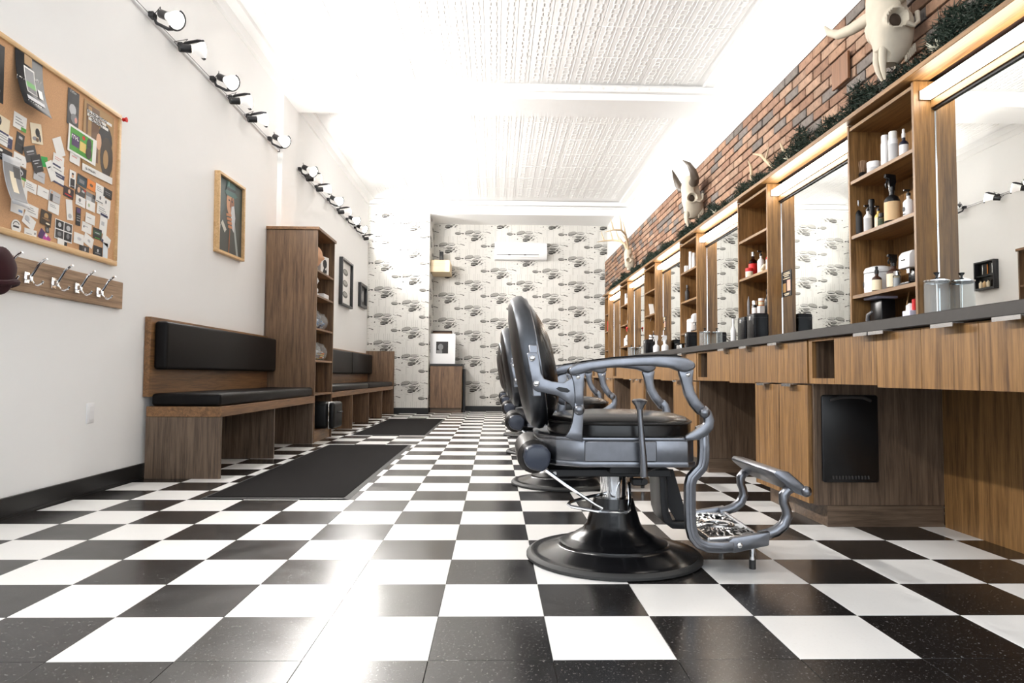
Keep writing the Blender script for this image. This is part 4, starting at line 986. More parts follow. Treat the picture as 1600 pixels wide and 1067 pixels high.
part('end_panel', MB().bx(-2.29, -1.79, 12.305, 12.333, 0, 1.105, .001), B_V, t)
t = thing('tall_bookcase', 'tall walnut bookcase between the two benches', 'bookcase')
part('side_panel', MB().bx(-2.315, -1.80, 6.95, 6.970, 0, 2.150, .001), B_V, t)
part('side_panel', MB().bx(-2.315, -1.80, 7.680, 7.700, 0, 2.150, .001), B_V, t)
part('top_board', MB().bx(-2.315, -1.785, 6.935, 7.715, 2.151, 2.182, .002), B_H, t)
part('back_panel', MB().bx(-2.315, -2.30, 6.971, 7.679, .1, 2.149), B_V, t)
LZ = (1.757, 1.498, 1.160, .834, .494)
for z in LZ: part('shelf', MB().bx(-2.30, -1.805, 6.971, 7.679, z-.020, z, .001), B_H, t)
part('bottom_shelf', MB().bx(-2.30, -1.805, 6.971, 7.679, .10, .12), B_H, t); part('plinth', MB().bx(-1.84, -1.82, 6.971, 7.679, 0, .099), W_H, t)
# things on the bookcase
t = thing('mannequin_head', 'bald mannequin head on the top shelf of the bookcase', 'ornament', (-1.90, 7.20, LZ[0]+.0005))
b = bmesh.new(); bmesh.ops.create_uvsphere(b, u_segments=28, v_segments=20, radius=1)
for v in b.verts:
    x, y, z = v.co
    ex = .098*x*(1.0 if x < 0 else .92); ey = .074*y; ez = .115*z
    if z < -.1: ex *= 1-.25*(-z-.1); ey *= 1-.42*(-z-.1)
    if x > .55:
        nz = math.exp(-((z+.22)/.17)**2)*math.exp(-(y/.20)**2); ex += .030*nz
        ex += .010*math.exp(-((z+.58)/.10)**2)*math.exp(-(y/.35)**2) + .016*math.exp(-((z+.86)/.14)**2)*math.exp(-(y/.4)**2)
        ex -= .014*math.exp(-((z-.04)/.12)**2)*(math.exp(-((y-.42)/.2)**2)+math.exp(-((y+.42)/.2)**2))
    v.co = (ex, ey, ez+.165)
mb = MB(); mb._add(b)
part('head', mb, skin_m, t)
part('neck', MB().lathe([(0, 0), (.075, 0), (.07, .012), (.052, .035), (.05, .09), (0, .1)], 20, (-.02, 0, 0)), skin_m, t)
for sg in (1, -1):
    part('eyebrow', MB().tube([(.078, sg*.018, .192), (.072, sg*.034, .196), (.058, sg*.048, .19)], .0028, 5), brown_m, t)
    part('ear', MB().sph((-.012, sg*.072, .158), .022, 10, (.8, .35, 1.2)), skin_m, t)
t = thing('framed_book', 'white book with black drawing standing beside the mannequin head', 'book', (-1.875, 7.50, LZ[0]+.0005), (0, 0, -.25))
part('pages', MB().bx(-.018, .018, -.09, .09, 0, .21, .002), paper_white, t); part('cover_drawing', MB().prism(ellipse(0, .13, .045, .05, 12), .0182, .0190, 'yz').prism([(-.05, .03), (-.02, .09), (.03, .06), (.05, .10), (.04, .03)], .0182, .019, 'yz'), ink, t)
t = thing('white_bust', 'small white plaster bust on the second shelf of the bookcase', 'ornament', (-1.89, 7.18, LZ[1]+.0005))
part('base', MB().cyl((0, 0, 0), .05, .03, 20, bev=.004), white_plastic, t)
part('shoulders', MB().sph((0, 0, .065), .06, 16, (.75, 1.1, .7)), white_plastic, t); part('head', MB().sph((.005, 0, .165), .042, 16, (1, .8, 1.2)).cyl((0, 0, .09), .022, .05, 12).sph((.045, 0, .16), .009, 8), white_plastic, t)
solo('white_block', MB().bx(-.05, .05, -.10, .10, 0, .055, .006, 2), white_plastic, 'flat white plaster block beside the small bust', 'ornament', (-1.875, 7.47, LZ[1]+.0005))
def fish_jar(y, z, r, cols, label, x=-1.90):
    t = thing('cookie_jar', label, 'jar', (x, y, z+.0005))
    c = (0, 0, r*.93)
    part('bowl', MB().lathe([(0, r*.06), (r*.5, r*.03), (r*.88, r*.4), (r, r*.9), (r*.9, r*1.35), (r*.62, r*1.66), (r*.6, r*1.75)], 28), jar_glass, t)
    part('lid', MB().lathe([(r*.66, r*1.74), (r*.66, r*1.82), (r*.3, r*1.92), (r*.1, r*1.95), (r*.13, r*2.05), (0, r*2.1)], 24), jar_glass, t)
    mb_ = MB(); rr = random.Random(int(y*100))
    for k in range(40):
        a = rr.random()*2*PI; q = r*.66*math.sqrt(rr.random()); zz = r*(.25+rr.random()*.75); q *= min(1, .6+zz/r*.5)
        mb_.sph((q*math.cos(a), q*math.sin(a), zz), r*.15, 6, (1.4, .8, .7), mi=rr.randrange(len(cols)), mtx=None)
    part('sweets', mb_, cols, t, kind='stuff')
sky_m = flat('sky', 120, 150, 190)
fish_jar(7.16, LZ[2], .10, [wp, sky_m, ltgrey_m], 'round glass jar of blue and white sweets, farther back left on the bookcase')
fish_jar(7.46, LZ[2], .095, [wp, sky_m, navy_m], 'round glass jar of blue and white sweets, at the right on the bookcase')
fish_jar(7.16, LZ[3], .10, [wp, ltgrey_m, sky_m], 'round glass jar of pale sweets on the fourth shelf of the bookcase')
fish_jar(7.45, LZ[3], .095, [orange_m, yellow_m, wp], 'round glass jar of orange sweets on the fourth shelf of the bookcase')
case_black = mat('case_black', (.006, .006, .006, 1), .42, spec=.25)
t = thing('instrument_case', 'black hard case jutting out of the bottom of the bookcase', 'case', (-1.83, 7.45, .1205))
part('shell', MB().bx(-.26, .10, -.21, .18, .0, .275, .045, 4), case_black, t)
part('front_shell', MB().bx(.102, .165, -.21, .18, .0, .275, .03, 4), case_black, t)
part('rim', MB().bx(.094, .108, -.214, .184, -.0005, .279, .004), chrome, t); part('handle', MB().tube([(.168, -.07, .17), (.192, -.05, .17), (.192, .03, .17), (.168, .05, .17)], .008, 8), bp_, t)
def floor_mat(x0, x1, y0, y1, label):
    t = thing('floor_mat', label, 'mat', (0, 0, 0))
    part('carpet', MB().bx(x0+.03, x1-.03, y0+.03, y1-.03, .0005, .010, .002), mat_fiber, t)
    part('rubber_edge', MB().prism([(x0, .0005), (x0+.032, .0005), (x0+.032, .008)], y0, y1, 'xz').prism([(x1, .0005), (x1-.032, .008), (x1-.032, .0005)], y0, y1, 'xz').bx(x0+.03, x1-.03, y0, y0+.031, .0005, .006).bx(x0+.03, x1-.03, y1-.031, y1, .0005, .006), rubber, t)
floor_mat(-1.62, -.80, 3.86, 6.78, 'nearer black carpet mat in front of the walnut bench')
floor_mat(-1.63, -.76, 7.87, 10.74, 'farther black carpet mat in front of the rear bench')
solo('wall_outlet', MB().bx(0, .006, -.036, .036, -.058, .058, .003, 2).bx(.005, .008, -.017, .017, .008, .04, .002).bx(.005, .008, -.017, .017, -.04, -.008, .002), white_plastic, 'white outlet plate low on the left wall', 'outlet', (XL, 4.02, .46))
# ---------------------------------------------------------------- track lights
def track(y0, y1, x, z, label):
    t = thing('light_track', label, 'track')
    part('rail', MB().bx(x, x+.022, y0, y1, z-.012, z+.012, .002), white_plastic, t); part('slot', MB().bx(x+.0218, x+.0235, y0+.01, y1-.01, z+.003, z+.007), black_paint, t)
    part('end_cap', MB().bx(x-.001, x+.024, y1, y1+.02, z-.014, z+.014, .002), black_paint, t)
track(1.0, 7.24, XL, 3.058, 'white light track on the front part of the left wall')
track(7.83, 12.30, XL+.025, 3.045, 'white light track on the rear part of the left wall')
LAMPS = [(1.40, 1), (2.40, 1), (3.40, 0), (4.50, 1), (4.92, 0), (5.48, 1), (5.86, 0), (6.28, 0), (6.88, 1), (7.86, 1), (8.14, 0), (8.60, 0), (9.22, 1), (9.80, 0), (10.40, 1), (11.0, 1), (11.7, 0)]
ORD = ['first', 'second', 'third', 'fourth', 'fifth', 'sixth', 'seventh', 'eighth', 'ninth', 'tenth', 'eleventh', 'twelfth', 'thirteenth', 'fourteenth', 'fifteenth', 'sixteenth', 'seventeenth']
def lamp_parts(facing):
    d = Vector((.82, -.36, -.45)).normalized() if facing else Vector((.78, .60, .20)).normalized()
    return d
PROTO = {}
for i, (y, fc) in enumerate(LAMPS):
    x = XL+.022 if y < 7.5 else XL+.047; z = 3.055 if y < 7.5 else 3.042
    lab = (f'{ORD[i-3]} black track spotlight from the front of the picture, ' if i > 2 else f'{ORD[i]} black track spotlight nearest the shop window, ') + ('lit face turned to the room' if fc else 'seen from behind with bent arm')
    if fc in PROTO:
        o = dup(PROTO[fc], (x, y, z), lab)
    else:
        t = thing('track_spotlight', lab, 'spotlight', (x, y, z), group='spotlights on the left wall tracks')
        d = lamp_parts(fc)
        c = Vector((.175, 0, -.028))
        rotm = d.to_track_quat('Z', 'Y').to_matrix().to_4x4(); M = Matrix.Translation(c) @ rotm
        part('mount', MB().bx(0, .035, -.028, .028, -.018, .018, .003), black_paint, t)
        side = Vector((0, 0, 1)) if not fc else Vector((0, 0, 1))
        up = (M.to_3x3() @ Vector((0, 1, 0))); up = up if up.z > 0 else -up
        rt = d.cross(up); rt = rt if rt.y > 0 else -rt
        a_ = -up if fc else up          # the arm meets the rim below the bulb, or above it when turned away
        rim = c+a_*.064
        part('arm', MB().tube([(.02, 0, .0), (.045, 0, rim.z*.6), (rim.x-.03, rim.y*.8, rim.z), tuple(rim)], [.008, .011, .012, .009], 6), black_paint, t)
        rp = [c+(a_*math.cos(q_)+rt*math.sin(q_))*.062 for q_ in [-.5+PI*1.15*k/16 for k in range(17)]]
        part('yoke', MB().tube(rp, .0085, 6), black_paint, t)
        bl_ = part('bulb', MB().lathe([(.028, -.085), (.032, -.06), (.054, -.016), (.056, 0)], 24, mtx=M), bulb_side, t)
        part('bulb_face', MB().lathe([(.056, -.001), (.053, .004), (.03, .009), (0, .011)], 24, mtx=M), bulb_m, bl_, label='glowing bulb face')
        part('socket', MB().lathe([(0, -.165), (.026, -.165), (.029, -.16), (.029, -.086), (0, -.084)], 18, mtx=M), black_paint, t)
        part('wire', MB().tube([M @ Vector((0, 0, -.162)), M @ Vector((0, .04, -.19)), Vector((.06, 0, .05)), Vector((.03, 0, .012))], .0028, 5), black_paint, t)
        ld = bpy.data.lights.new('spot_beam', 'SPOT'); ld.energy = SPOT_W; ld.spot_size = math.radians(146); ld.spot_blend = .85; ld.shadow_soft_size = .045; ld.color = (1, .965, .925)
        lo = link('spot_beam', ld, t, tuple(c+d*.03), (0, 0, 0)); lo.rotation_mode = 'QUATERNION'; lo.rotation_quaternion = d.to_track_quat('-Z', 'Y')
        PROTO[fc] = t
# ---------------------------------------------------------------- pictures on the left wall
def picture(y0, y1, z0, z1, depth, fw, fm, name, label, tilt=0, x=XL):
    t = thing(name, label, 'picture', (x, (y0+y1)/2, (z0+z1)/2), (tilt, 0, 0))
    w2, h2 = (y1-y0)/2, (z1-z0)/2
    part('frame', MB().bx(0, depth, -w2, w2, h2-fw, h2, .002).bx(0, depth, -w2, w2, -h2, -h2+fw, .002).bx(0, depth, -w2, -w2+fw, -h2+fw, h2-fw, .002).bx(0, depth, w2-fw, w2, -h2+fw, h2-fw, .002), fm, t)
    return t, w2, h2
t, w2, h2 = picture(5.66, 6.25, 1.700, 2.372, .045, .022, pine, 'framed_portrait', 'pine-framed dark portrait of a bearded man in a top hat', .02)
part('canvas', MB().bx(.004, .020, -w2+.02, w2-.02, -h2+.02, h2-.02), art_bg, t)
def paint(nm, pl, mt, lay): part(nm, MB().prism([(max(-.27, min(.27, y*1.18)), max(-.31, min(.31, z*1.12+.02))) for y, z in pl], .0200+lay*.0004, .0204+lay*.0004, 'yz'), mt, t)
coat_m = flat('coat', 62, 64, 60); flesh_d = flat('flesh_shade', 128, 78, 50)
paint('painted_coat', [(-.24, -.31), (.24, -.31), (.23, -.05), (.12, .05), (-.08, .05), (-.19, -.05)], coat_m, 1)
paint('painted_lapel', [(.03, .04), (.07, .02), (.17, -.30), (.13, -.30)], flat('lapel', 150, 156, 152), 2)
paint('painted_lapel', [(-.20, -.10), (-.17, -.10), (-.21, -.28), (-.225, -.26)], flat('lapel', 150, 156, 152), 2)
paint('painted_face', ellipse(.0, .095, .072, .095, 20), flat('portrait_skin', 186, 138, 104), 3)
paint('painted_cheek', ellipse(.035, .085, .034, .07, 14), flesh_d, 4)
paint('painted_beard', [(.02, .075), (.07, .09), (.095, .0), (.075, -.12), (.04, -.10), (.01, .0)], ltgrey_m, 5)
paint('painted_hat', [(-.125, .165), (-.07, .145), (.08, .15), (.135, .175), (.09, .19), (.085, .285), (-.07, .285), (-.085, .18)], flat('hat', 58, 92, 88), 6)
paint('painted_hat_band', [(-.083, .185), (.09, .195), (.089, .215), (-.08, .207)], flat('band', 26, 38, 38), 7)
paint('painted_hat_shine', [(-.05, .22), (-.03, .22), (-.025, .28), (-.045, .28)], flat('hat_shine', 120, 160, 152), 7)
paint('painted_eye', ellipse(-.026, .115, .014, .007, 10), ink, 6); paint('painted_eye', ellipse(.030, .115, .014, .007, 10), ink, 6); paint('painted_nose', [(-.004, .12), (.008, .12), (.018, .065), (-.014, .065)], flesh_d, 5)
for k in range(4): paint('painted_finger', line(-.075+.012*k, -.005-.028*k, .02+.006*k, .005-.030*k, .020), flat('flesh_light', 176, 118, 78), 6)
paint('painted_cane', line(-.02, -.30, .0, -.04, .013), flat('cane', 150, 92, 48), 5); paint('painted_cuff', [(-.14, -.06), (-.07, -.12), (-.10, -.15), (-.17, -.09)], flat('cuff', 190, 186, 176), 6)
X2 = XL+.025
t, w2, h2 = picture(10.10, 10.86, 1.715, 2.42, .055, .03, black_paint, 'framed_print', 'larger black-framed pale print on the left wall past the bookcase', 0, X2)
part('sheet', MB().bx(.003, .012, -w2+.02, w2-.02, -h2+.02, h2-.02), paper_white, t)
for k in range(3): part('drawing', MB().prism(ellipse(0, .17-.17*k, .17, .05, 16), .012, .0126, 'yz').prism(ellipse(0, .18-.17*k, .13, .03, 16), .0125, .0131, 'yz', mi=1), [ink_m, ink_l], t)
t, w2, h2 = picture(11.52, 12.10, 1.83, 2.235, .05, .05, black_paint, 'framed_photo', 'smaller black-framed photo on the left wall near the corner', 0, X2)
part('sheet', MB().bx(.003, .012, -w2+.04, w2-.04, -h2+.04, h2-.04), darkgrey_m, t); part('figures', MB().prism(ellipse(-.08, -.02, .06, .09, 12), .012, .0126, 'yz').prism(ellipse(.08, 0, .05, .1, 12), .012, .0126, 'yz'), ltgrey_m, t)
t, w2, h2 = picture(8.66, 9.03, 1.855, 2.235, .07, .02, black_paint, 'shadow_box', 'black shadow box of little bottles on the left wall, seen in the nearest mirror', 0, X2)
part('back', MB().bx(.003, .008, -w2+.01, w2-.01, -h2+.01, h2-.01), black_base, t); part('ledge', MB().bx(.008, .06, -w2+.02, w2-.02, -.012, 0).bx(.008, .06, -w2+.02, w2-.02, -h2+.02, -h2+.03), black_paint, t)
for k in range(4):
    bt = part('mini_bottle', MB().lathe(prof_bottle(.022, .09), 10), [amber, cream_m, kraft_m, cream_m][k], t, (.035, -.11+k*.07, -h2+.031)); part('mini_cap', MB().cyl((0, 0, .09), .009, .012, 8), bp_, bt)
for k in range(3): part('razor', MB().bx(.01, .02, -.10+k*.09, -.088+k*.09, .02, .15, .002), [silver, orange_m, silver][k], t)
# ---------------------------------------------------------------- niche at the back
t = thing('low_cabinet', 'low walnut cabinet with black top in the back niche', 'cabinet')
part('body', MB().bx(-1.168, -.592, 12.52, 13.18, .09, .850, .001), B_V, t); part('door', MB().bx(-1.168, -.592, 12.50, 12.519, .092, .848, .001), B_V, t)
part('top', MB().bx(-1.170, -.58, 12.49, 13.180, .851, .890, .003), black_base, t); part('plinth', MB().bx(-1.168, -.60, 12.55, 13.17, 0, .089), G_X, t)
solo('black_board', MB().bx(-.578, -.545, 12.66, 13.1, .0, .80, .004), black_paint, 'tall thin black board standing beside the low cabinet', 'board')
t = thing('framed_photo', 'white mat frame with small dark photo on the low cabinet', 'picture', (-.965, 12.66, .8905), (-.06, 0, 0))
part('mount', MB().bx(-.24, .24, -.012, .012, 0, .56, .003), white_plastic, t); part('photo', MB().bx(-.112, .108, -.0135, -.011, .19, .41, 0), ink, t); part('photo_figure', MB().prism(ellipse(-.03, .31, .05, .06, 12), -.0145, -.0134, 'xz').bx(-.10, .0, -.0145, -.0134, .195, .25), grey_m, t)
t = thing('brown_tray', 'dark brown tray standing behind the white frame', 'tray', (-.98, 12.80, .8905), (-.10, 0, 0))
part('panel', MB().bx(-.17, .17, 0, .012, 0, .60), brown_m, t); part('rim', MB().bx(-.18, .18, -.02, .014, .60, .625, .004).bx(-.185, -.17, -.02, .014, 0, .60, .003).bx(.17, .185, -.02, .014, 0, .60, .003), flat('dark_brown', 52, 36, 26), t)
t = thing('box_shelf', 'pale birch box shelf high in the back niche', 'shelf', (-1.19, 12.55, 2.575))
part('front', MB().bx(0, .352, 0, .018, 0, .22, .001), pale_wood, t); part('box', MB().bx(0, .018, .019, .64, 0, .22).bx(.334, .352, .019, .64, 0, .22).bx(.018, .334, .019, .64, 0, .018).bx(.018, .334, .019, .64, .202, .22), pale_wood, t)
t = thing('speaker', 'small black speaker on the pale box shelf', 'speaker', (-1.015, 12.9, 2.7955))
part('body', MB().bx(-.037, .037, -.04, .04, 0, .21, .006, 2), bp_, t); part('cone', MB().cyl((0, -.040, .07), .026, .003, 16, 'y', mtx=Matrix.Translation((0, -.003, 0))), darkgrey_m, t)
t = thing('air_conditioner', 'white wall air conditioner on the wallpapered back wall', 'air conditioner', (.485, YN, 2.90))
part('body', MB().prism([(0, 0), (-.16, .0), (-.20, .05), (-.215, .12), (-.215, .30), (-.19, .325), (0, .325)], -.50, .50, 'yz', .008, 2), white_plastic, t)
part('louver', MB().bx(-.46, .34, -.207, -.195, .035, .075, .004, mtx=Matrix.Rotation(-.0, 4, 'X')), off_white, t); part('slit', MB().bx(-.46, .34, -.219, -.208, .083, .091), ink, t)
for x in (-.22, .08): part('clip', MB().bx(x-.022, x+.022, -.222, -.212, .074, .091), ink, t)
part('badge', MB().bx(.30, .34, -.2175, -.214, .19, .23), wp, t)
# ---------------------------------------------------------------- corkboard and what is pinned on it
t = thing('cork_board', 'large pine-framed corkboard full of cards on the left wall', 'board', (XL, 0, 0))
CY0, CY1, CZ0, CZ1 = 2.98, 4.205, 1.338, 2.268
part('cork', MB().bx(.002, .014, CY0+.02, CY1-.02, CZ0+.02, CZ1-.02), cork, t)
for a, b, c, d in ((CY0, CY1, CZ1-.026, CZ1), (CY0, CY1, CZ0, CZ0+.030)): part('frame_rail', MB().bx(.0, .026, a, b, c, d, .004, 2), pine, t)
for a, b in ((CY0, CY0+.026), (CY1-.026, CY1)): part('frame_stile', MB().bx(.0, .026, a, b, CZ0+.030, CZ1-.026, .004, 2), pine, t)
XC = XL+.0145
t = thing('push_pin', 'big red push pin at the top right corner of the corkboard', 'pin', (XL+.026, 4.192, 2.238)); part('head', MB().lathe([(0, .012), (.012, .012), (.010, .022), (.016, .034), (0, .038)], 14, axis='x'), red_m, t); part('stem', MB().cyl((0, 0, 0), .004, .013, 8, 'x'), chrome, t)
CARDW, CARDH = .089, .052
cn = 0
def card(y, z, w_, h_, rot, base, prints, label, lift=None, name='business_card', cat='card', curl=0):
    """prints: list of (material, y0, y1, z0, z1) in fractions of the card, or ('e', material, cy, cz, ry, rz)"""
    global cn
    cn += 1
    t = thing(name, label, cat, (XC+(.0006*(cn % 5)+.0008 if lift is None else lift), y, z), (rot, 0, 0))
    if curl:
        V_, F_ = [], []; N = 12
        for i in range(N+1):
            zz = -h_/2+h_*i/N; off = curl*(1-i/N)**2.2 + .006
            for yy in (-w_/2, w_/2): V_.append((off+(.012 if curl else 0)*abs(yy/w_)*(1-i/N), yy, zz))
        for i in range(N): F_.append((2*i, 2*i+1, 2*i+3, 2*i+2))
        mb = MB().polys(V_, F_); sheet = link('sheet', mb.mesh('sheet', base), t); md = sheet.modifiers.new('thick', 'SOLIDIFY'); md.thickness = .0008
        offz = lambda zf: curl*(1-(zf+.5))**2.2 + .0065
    else:
        part('sheet', MB().bx(0, .0006, -w_/2, w_/2, -h_/2, h_/2), base, t); offz = lambda zf: .0006
    for k, pr in enumerate(prints):
        l0 = .00018*k
        if pr[0] == 't':
            _, s_, mt, cy_, cz_, size = pr
            mb = MB(); x_ = cy_*w_-len(s_)*size*.33; o_ = offz(cz_)+.0004+l0
            for wd in s_.split():
                for ch_ in wd:
                    mb.bx(o_, o_+.0002, x_, x_+size*.16, cz_*h_-size*.36, cz_*h_+size*.36).bx(o_, o_+.0002, x_+size*.16, x_+size*.44, cz_*h_-size*.36+(ord(ch_) % 3)*size*.28, cz_*h_-size*.18+(ord(ch_) % 3)*size*.28); x_ += size*.56
                x_ += size*.4
            part('print', mb, mt, t, kind='stuff')
            continue
        if pr[0] == 'e':
            _, mt, c1, c2, r1, r2 = pr; pl = ellipse(c1*w_, c2*h_, r1*w_, r2*h_, 14)
        else:
            mt, a, b_, c_, d_ = pr; pl = [(a*w_, c_*h_), (b_*w_, c_*h_), (b_*w_, d_*h_), (a*w_, d_*h_)]
        if curl:
            # follow the curl in short strips
            zs_ = [p[1] for p in pl]; z0, z1 = min(zs_), max(zs_); n_ = max(1, int((z1-z0)/h_*12)); mb = MB(); V_, F_ = [], []
            y0_, y1_ = min(p[0] for p in pl), max(p[0] for p in pl)
            for i in range(n_+1):
                zz = z0+(z1-z0)*i/n_; i_f = zz/h_+.5
                for yy in (y0_, y1_): V_.append((curl*(1-i_f)**2.2+.0072+l0*2+.006*(1-i_f), yy, zz))
            for i in range(n_): F_.append((2*i, 2*i+1, 2*i+3, 2*i+2))
            part('print', mb.polys(V_, F_), mt, t)
        else: part('print', MB().prism(pl, offz(0)+l0, offz(0)+.00016+l0, 'yz'), mt, t)
    return t
def lines(mt, *zs): return [(mt, -.36, .1+.2*((i*7) % 3)/2, z-.03, z+.03) for i, z in enumerate(zs)]
TX = lines(grey_ink, .2, .02, -.18)
K = ink
card(3.21, 1.848, .10, .075, -.08, cream_m, [('e', K, -.2, .1, .16, .3), ('e', grey_ink, -.2, .15, .08, .12)], 'cream card with dark portrait mark at the left edge of the corkboard')
card(3.329, 1.90, .09, .075, -.05, paper_white, TX+[(green_m, .1, .5, -.5, -.25)], 'white card with green corner under the curled black flyer')
card(3.449, 1.886, .085, .10, .22, cream_m, [('e', K, .1, .05, .2, .22), ('e', grey_ink, -.2, -.25, .22, .1), ('e', darkgrey_m, .25, -.2, .1, .2), ('e', brown_m, 0, -.3, .14, .1)], 'tilted photo card of tangled dark shapes on cream')
card(3.231, 1.781, .10, .062, -.08, paper_white, [(navy_m, .2, .5, -.5, .3), (navy_m, -.5, .2, .35, .5)]+TX, 'white card with navy corner at the left of the corkboard')
card(3.335, 1.801, .056, .095, -.12, K, [(ltgrey_m, -.2, .25, .2, .34), (darkgrey_m, -.3, .3, -.1, -.05)], 'upright black card with grey logo bar')
card(3.235, 1.709, .10, .058, -.06, K, [('e', paper_white, -.25, .25, .12, .1), (grey_ink, -.35, .35, -.1, -.04), (grey_ink, -.35, .2, -.28, -.22)], 'black card with white emblem at the left of the corkboard')
card(3.34, 1.718, .09, .055, -.05, paper_white, lines(grey_ink, .05)+[(K, .2, .28, -.3, -.22)], 'white card above the black and green dome card')
card(3.412, 1.772, .09, .075, .42, darkgrey_m, [(ltgrey_m, -.3, .3, .1, .2), (grey_ink, -.3, .3, -.05, 0)], 'dark tilted card with pale band, upper of an overlapping pair')
card(3.462, 1.738, .075, .085, .42, K, [(ltgrey_m, -.4, .3, .15, .2), (ltgrey_m, -.1, .4, -.2, -.16), (ltgrey_m, -.3, .1, .0, .05)], 'black tilted card with white scratches, lower of an overlapping pair')
card(3.63, 1.878, .075, .10, .5, paper_white, [], 'torn plain white slip left of the green flyer')
card(3.52, 1.765, .05, .052, .2, flat('bright_green', 30, 160, 70), [('e', green_m, .1, .1, .2, .2)], 'small bright green tag')
card(3.573, 1.735, .055, .10, .55, paper_white, lines(K, .2), 'white slip slanting down from the bright green tag')
card(3.628, 1.806, .09, .058, -.06, paper_white, [(flat('rose', 214, 150, 140), -.35, .3, .15, .22), (flat('rose', 214, 150, 140), -.35, .1, -.02, .04)], 'white card with rose-red lines')
card(3.625, 1.764, .10, .05, -.08, paper_white, [(navy_m, -.45, .2, .1, .3), (grey_ink, -.4, .3, -.2, -.1)], 'white card with navy heading below the rose-lined card')
card(3.633, 1.714, .10, .065, -.08, paper_white, [(navy_m, -.5, .5, .05, .42), (ltgrey_m, -.35, .3, .18, .26), (navy_m, -.5, .5, -.5, -.36)], 'card with two broad navy bands')
card(3.343, 1.656, .09, .058, -.05, K, [('e', ltgrey_m, 0, .05, .26, .26), ('e', K, .02, .0, .16, .14), (green_m, -.5, .5, -.5, -.3)], 'black card with pale dome mark and green foot')
card(3.483, 1.681, .085, .056, -.06, ltgrey_m, [('e', K, -.3, .2, .09, .18), (grey_ink, -.1, .35, -.02, .05)], 'grey card with tiny dark head')
card(3.342, 1.603, .06, .052, -.12, cream_m, lines(grey_ink, .1), 'cream card under the dome card')
card(3.352, 1.560, .092, .062, -.02, paper_white, [(K, -.4, -.2, -.35, -.25)]+TX, 'white card, upper of a pair below the cream card')
card(3.352, 1.520, .092, .058, -.07, paper_white, lines(grey_ink, .1), 'white card, lower of a pair below the cream card')
card(3.423, 1.609, .088, .052, -.07, paper_white, TX, 'white card with thin text in the middle left of the corkboard')
card(3.517, 1.606, .088, .052, -.06, paper_white, [(grey_ink, .0, .35, .1, .16)], 'white card left of the man-in-suit card')
card(3.609, 1.607, .088, .056, -.08, ltgrey_m, [('e', skin_m, -.3, .3, .08, .14), (K, -.42, -.18, -.5, .15), (grey_ink, .0, .4, .1, .16)], 'pale card with a man in a dark suit')
card(3.602, 1.548, .088, .056, -.06, paper_white, lines(grey_ink, .2, .05), 'white card below the man-in-suit card')
card(3.441, 1.494, .092, .056, -.08, paper_white, TX, 'white card above the tilted pair of thin text')
card(3.336, 1.485, .09, .062, -.06, paper_white, [(sky_m, .1, .4, -.3, -.1)], 'white card with blue smudge beneath the curled grey flyer')
card(3.421, 1.436, .09, .056, -.38, paper_white, [('e', ltgrey_m, -.2, .1, .2, .25)]+lines(grey_ink, -.1), 'tilted white card with pale stamp')
t = thing('round_sticker', 'round white sticker near the lower left of the corkboard', 'sticker', (XC+.002, 3.332, 1.391)); part('disc', MB().cyl((0, 0, 0), .034, .0012, 28, 'x'), paper_white, t); part('print', MB().tube([(.0014, .024*math.cos(a), .024*math.sin(a)) for a in [PI*.2+k*.2 for k in range(12)]], .002, 4).bx(.001, .0017, -.022, .018, -.005, .004), darkgrey_m, t)
card(3.434, 1.373, .09, .054, .0, paper_white, lines(grey_ink, .05)+[(grey_ink, .3, .42, .1, .3)], 'white card beside the round sticker')
card(3.545, 1.480, .085, .075, -.1, flat('umber', 50, 36, 22), [('e', tan_m, .0, .15, .2, .22), ('e', brown_m, .1, -.05, .3, .1), ('e', cream_m, .2, -.32, .2, .06), (tan_m, -.35, .2, -.1, -.06)], 'dark brown food photo card')
card(3.562, 1.424, .03, .032, .1, darkgrey_m, [('e', grey_m, 0, 0, .3, .3)], 'tiny dark picture under the brown food photo')
card(3.541, 1.380, .088, .052, -.5, flat('magenta', 178, 70, 150), [(purple_m, -.5, -.1, -.5, .5), (pink_m, .1, .5, -.5, .1), (paper_white, -.05, .15, .2, .5)], 'purple and pink card tilted low on the corkboard')
card(3.694, 1.445, .148, .105, -.02, paper_white, [(K, -.46, -.02, .04, .46), (darkgrey_m, .02, .46, .04, .46), (darkgrey_m, -.46, -.02, -.44, -.02), (K, .02, .46, -.44, -.02), ('e', ltgrey_m, -.25, .25, .09, .12), ('e', ltgrey_m, .25, .22, .12, .14), ('e', grey_m, -.25, -.22, .11, .12), ('e', grey_m, .24, -.2, .09, .14)], 'four-photo black and white collage card', name='photo_collage', cat='photo')
card(3.685, 1.378, .08, .045, -.05, paper_white, [(K, .2, .5, -.5, .3)], 'white slip with black corner under the photo collage')
card(3.751, 1.742, .055, .095, .0, paper_white, [(K, -.35, .35, -.5, .02), ('e', skin_m, .0, .2, .18, .13), ('e', K, 0, .31, .18, .06), (grey_ink, -.3, .3, -.42, -.38)], 'upright card with portrait of a man in black')
card(3.725, 1.661, .088, .055, -.08, flat('dark_maroon', 40, 18, 20), [('e', skin_m, .05, .15, .12, .22), (red_m, -.35, .3, -.3, -.2)], 'dark card with small figure and red line')
card(3.839, 1.757, .088, .060, -.08, flat('deep_teal', 40, 62, 72), [(K, -.5, .5, .3, .5), (grey_m, -.3, .25, -.25, .1)], 'dark teal photo card')
card(3.927, 1.756, .08, .056, -.10, orange_m, [('e', brown_m, 0, 0, .2, .15)], 'small orange card beside the dark teal photo card')
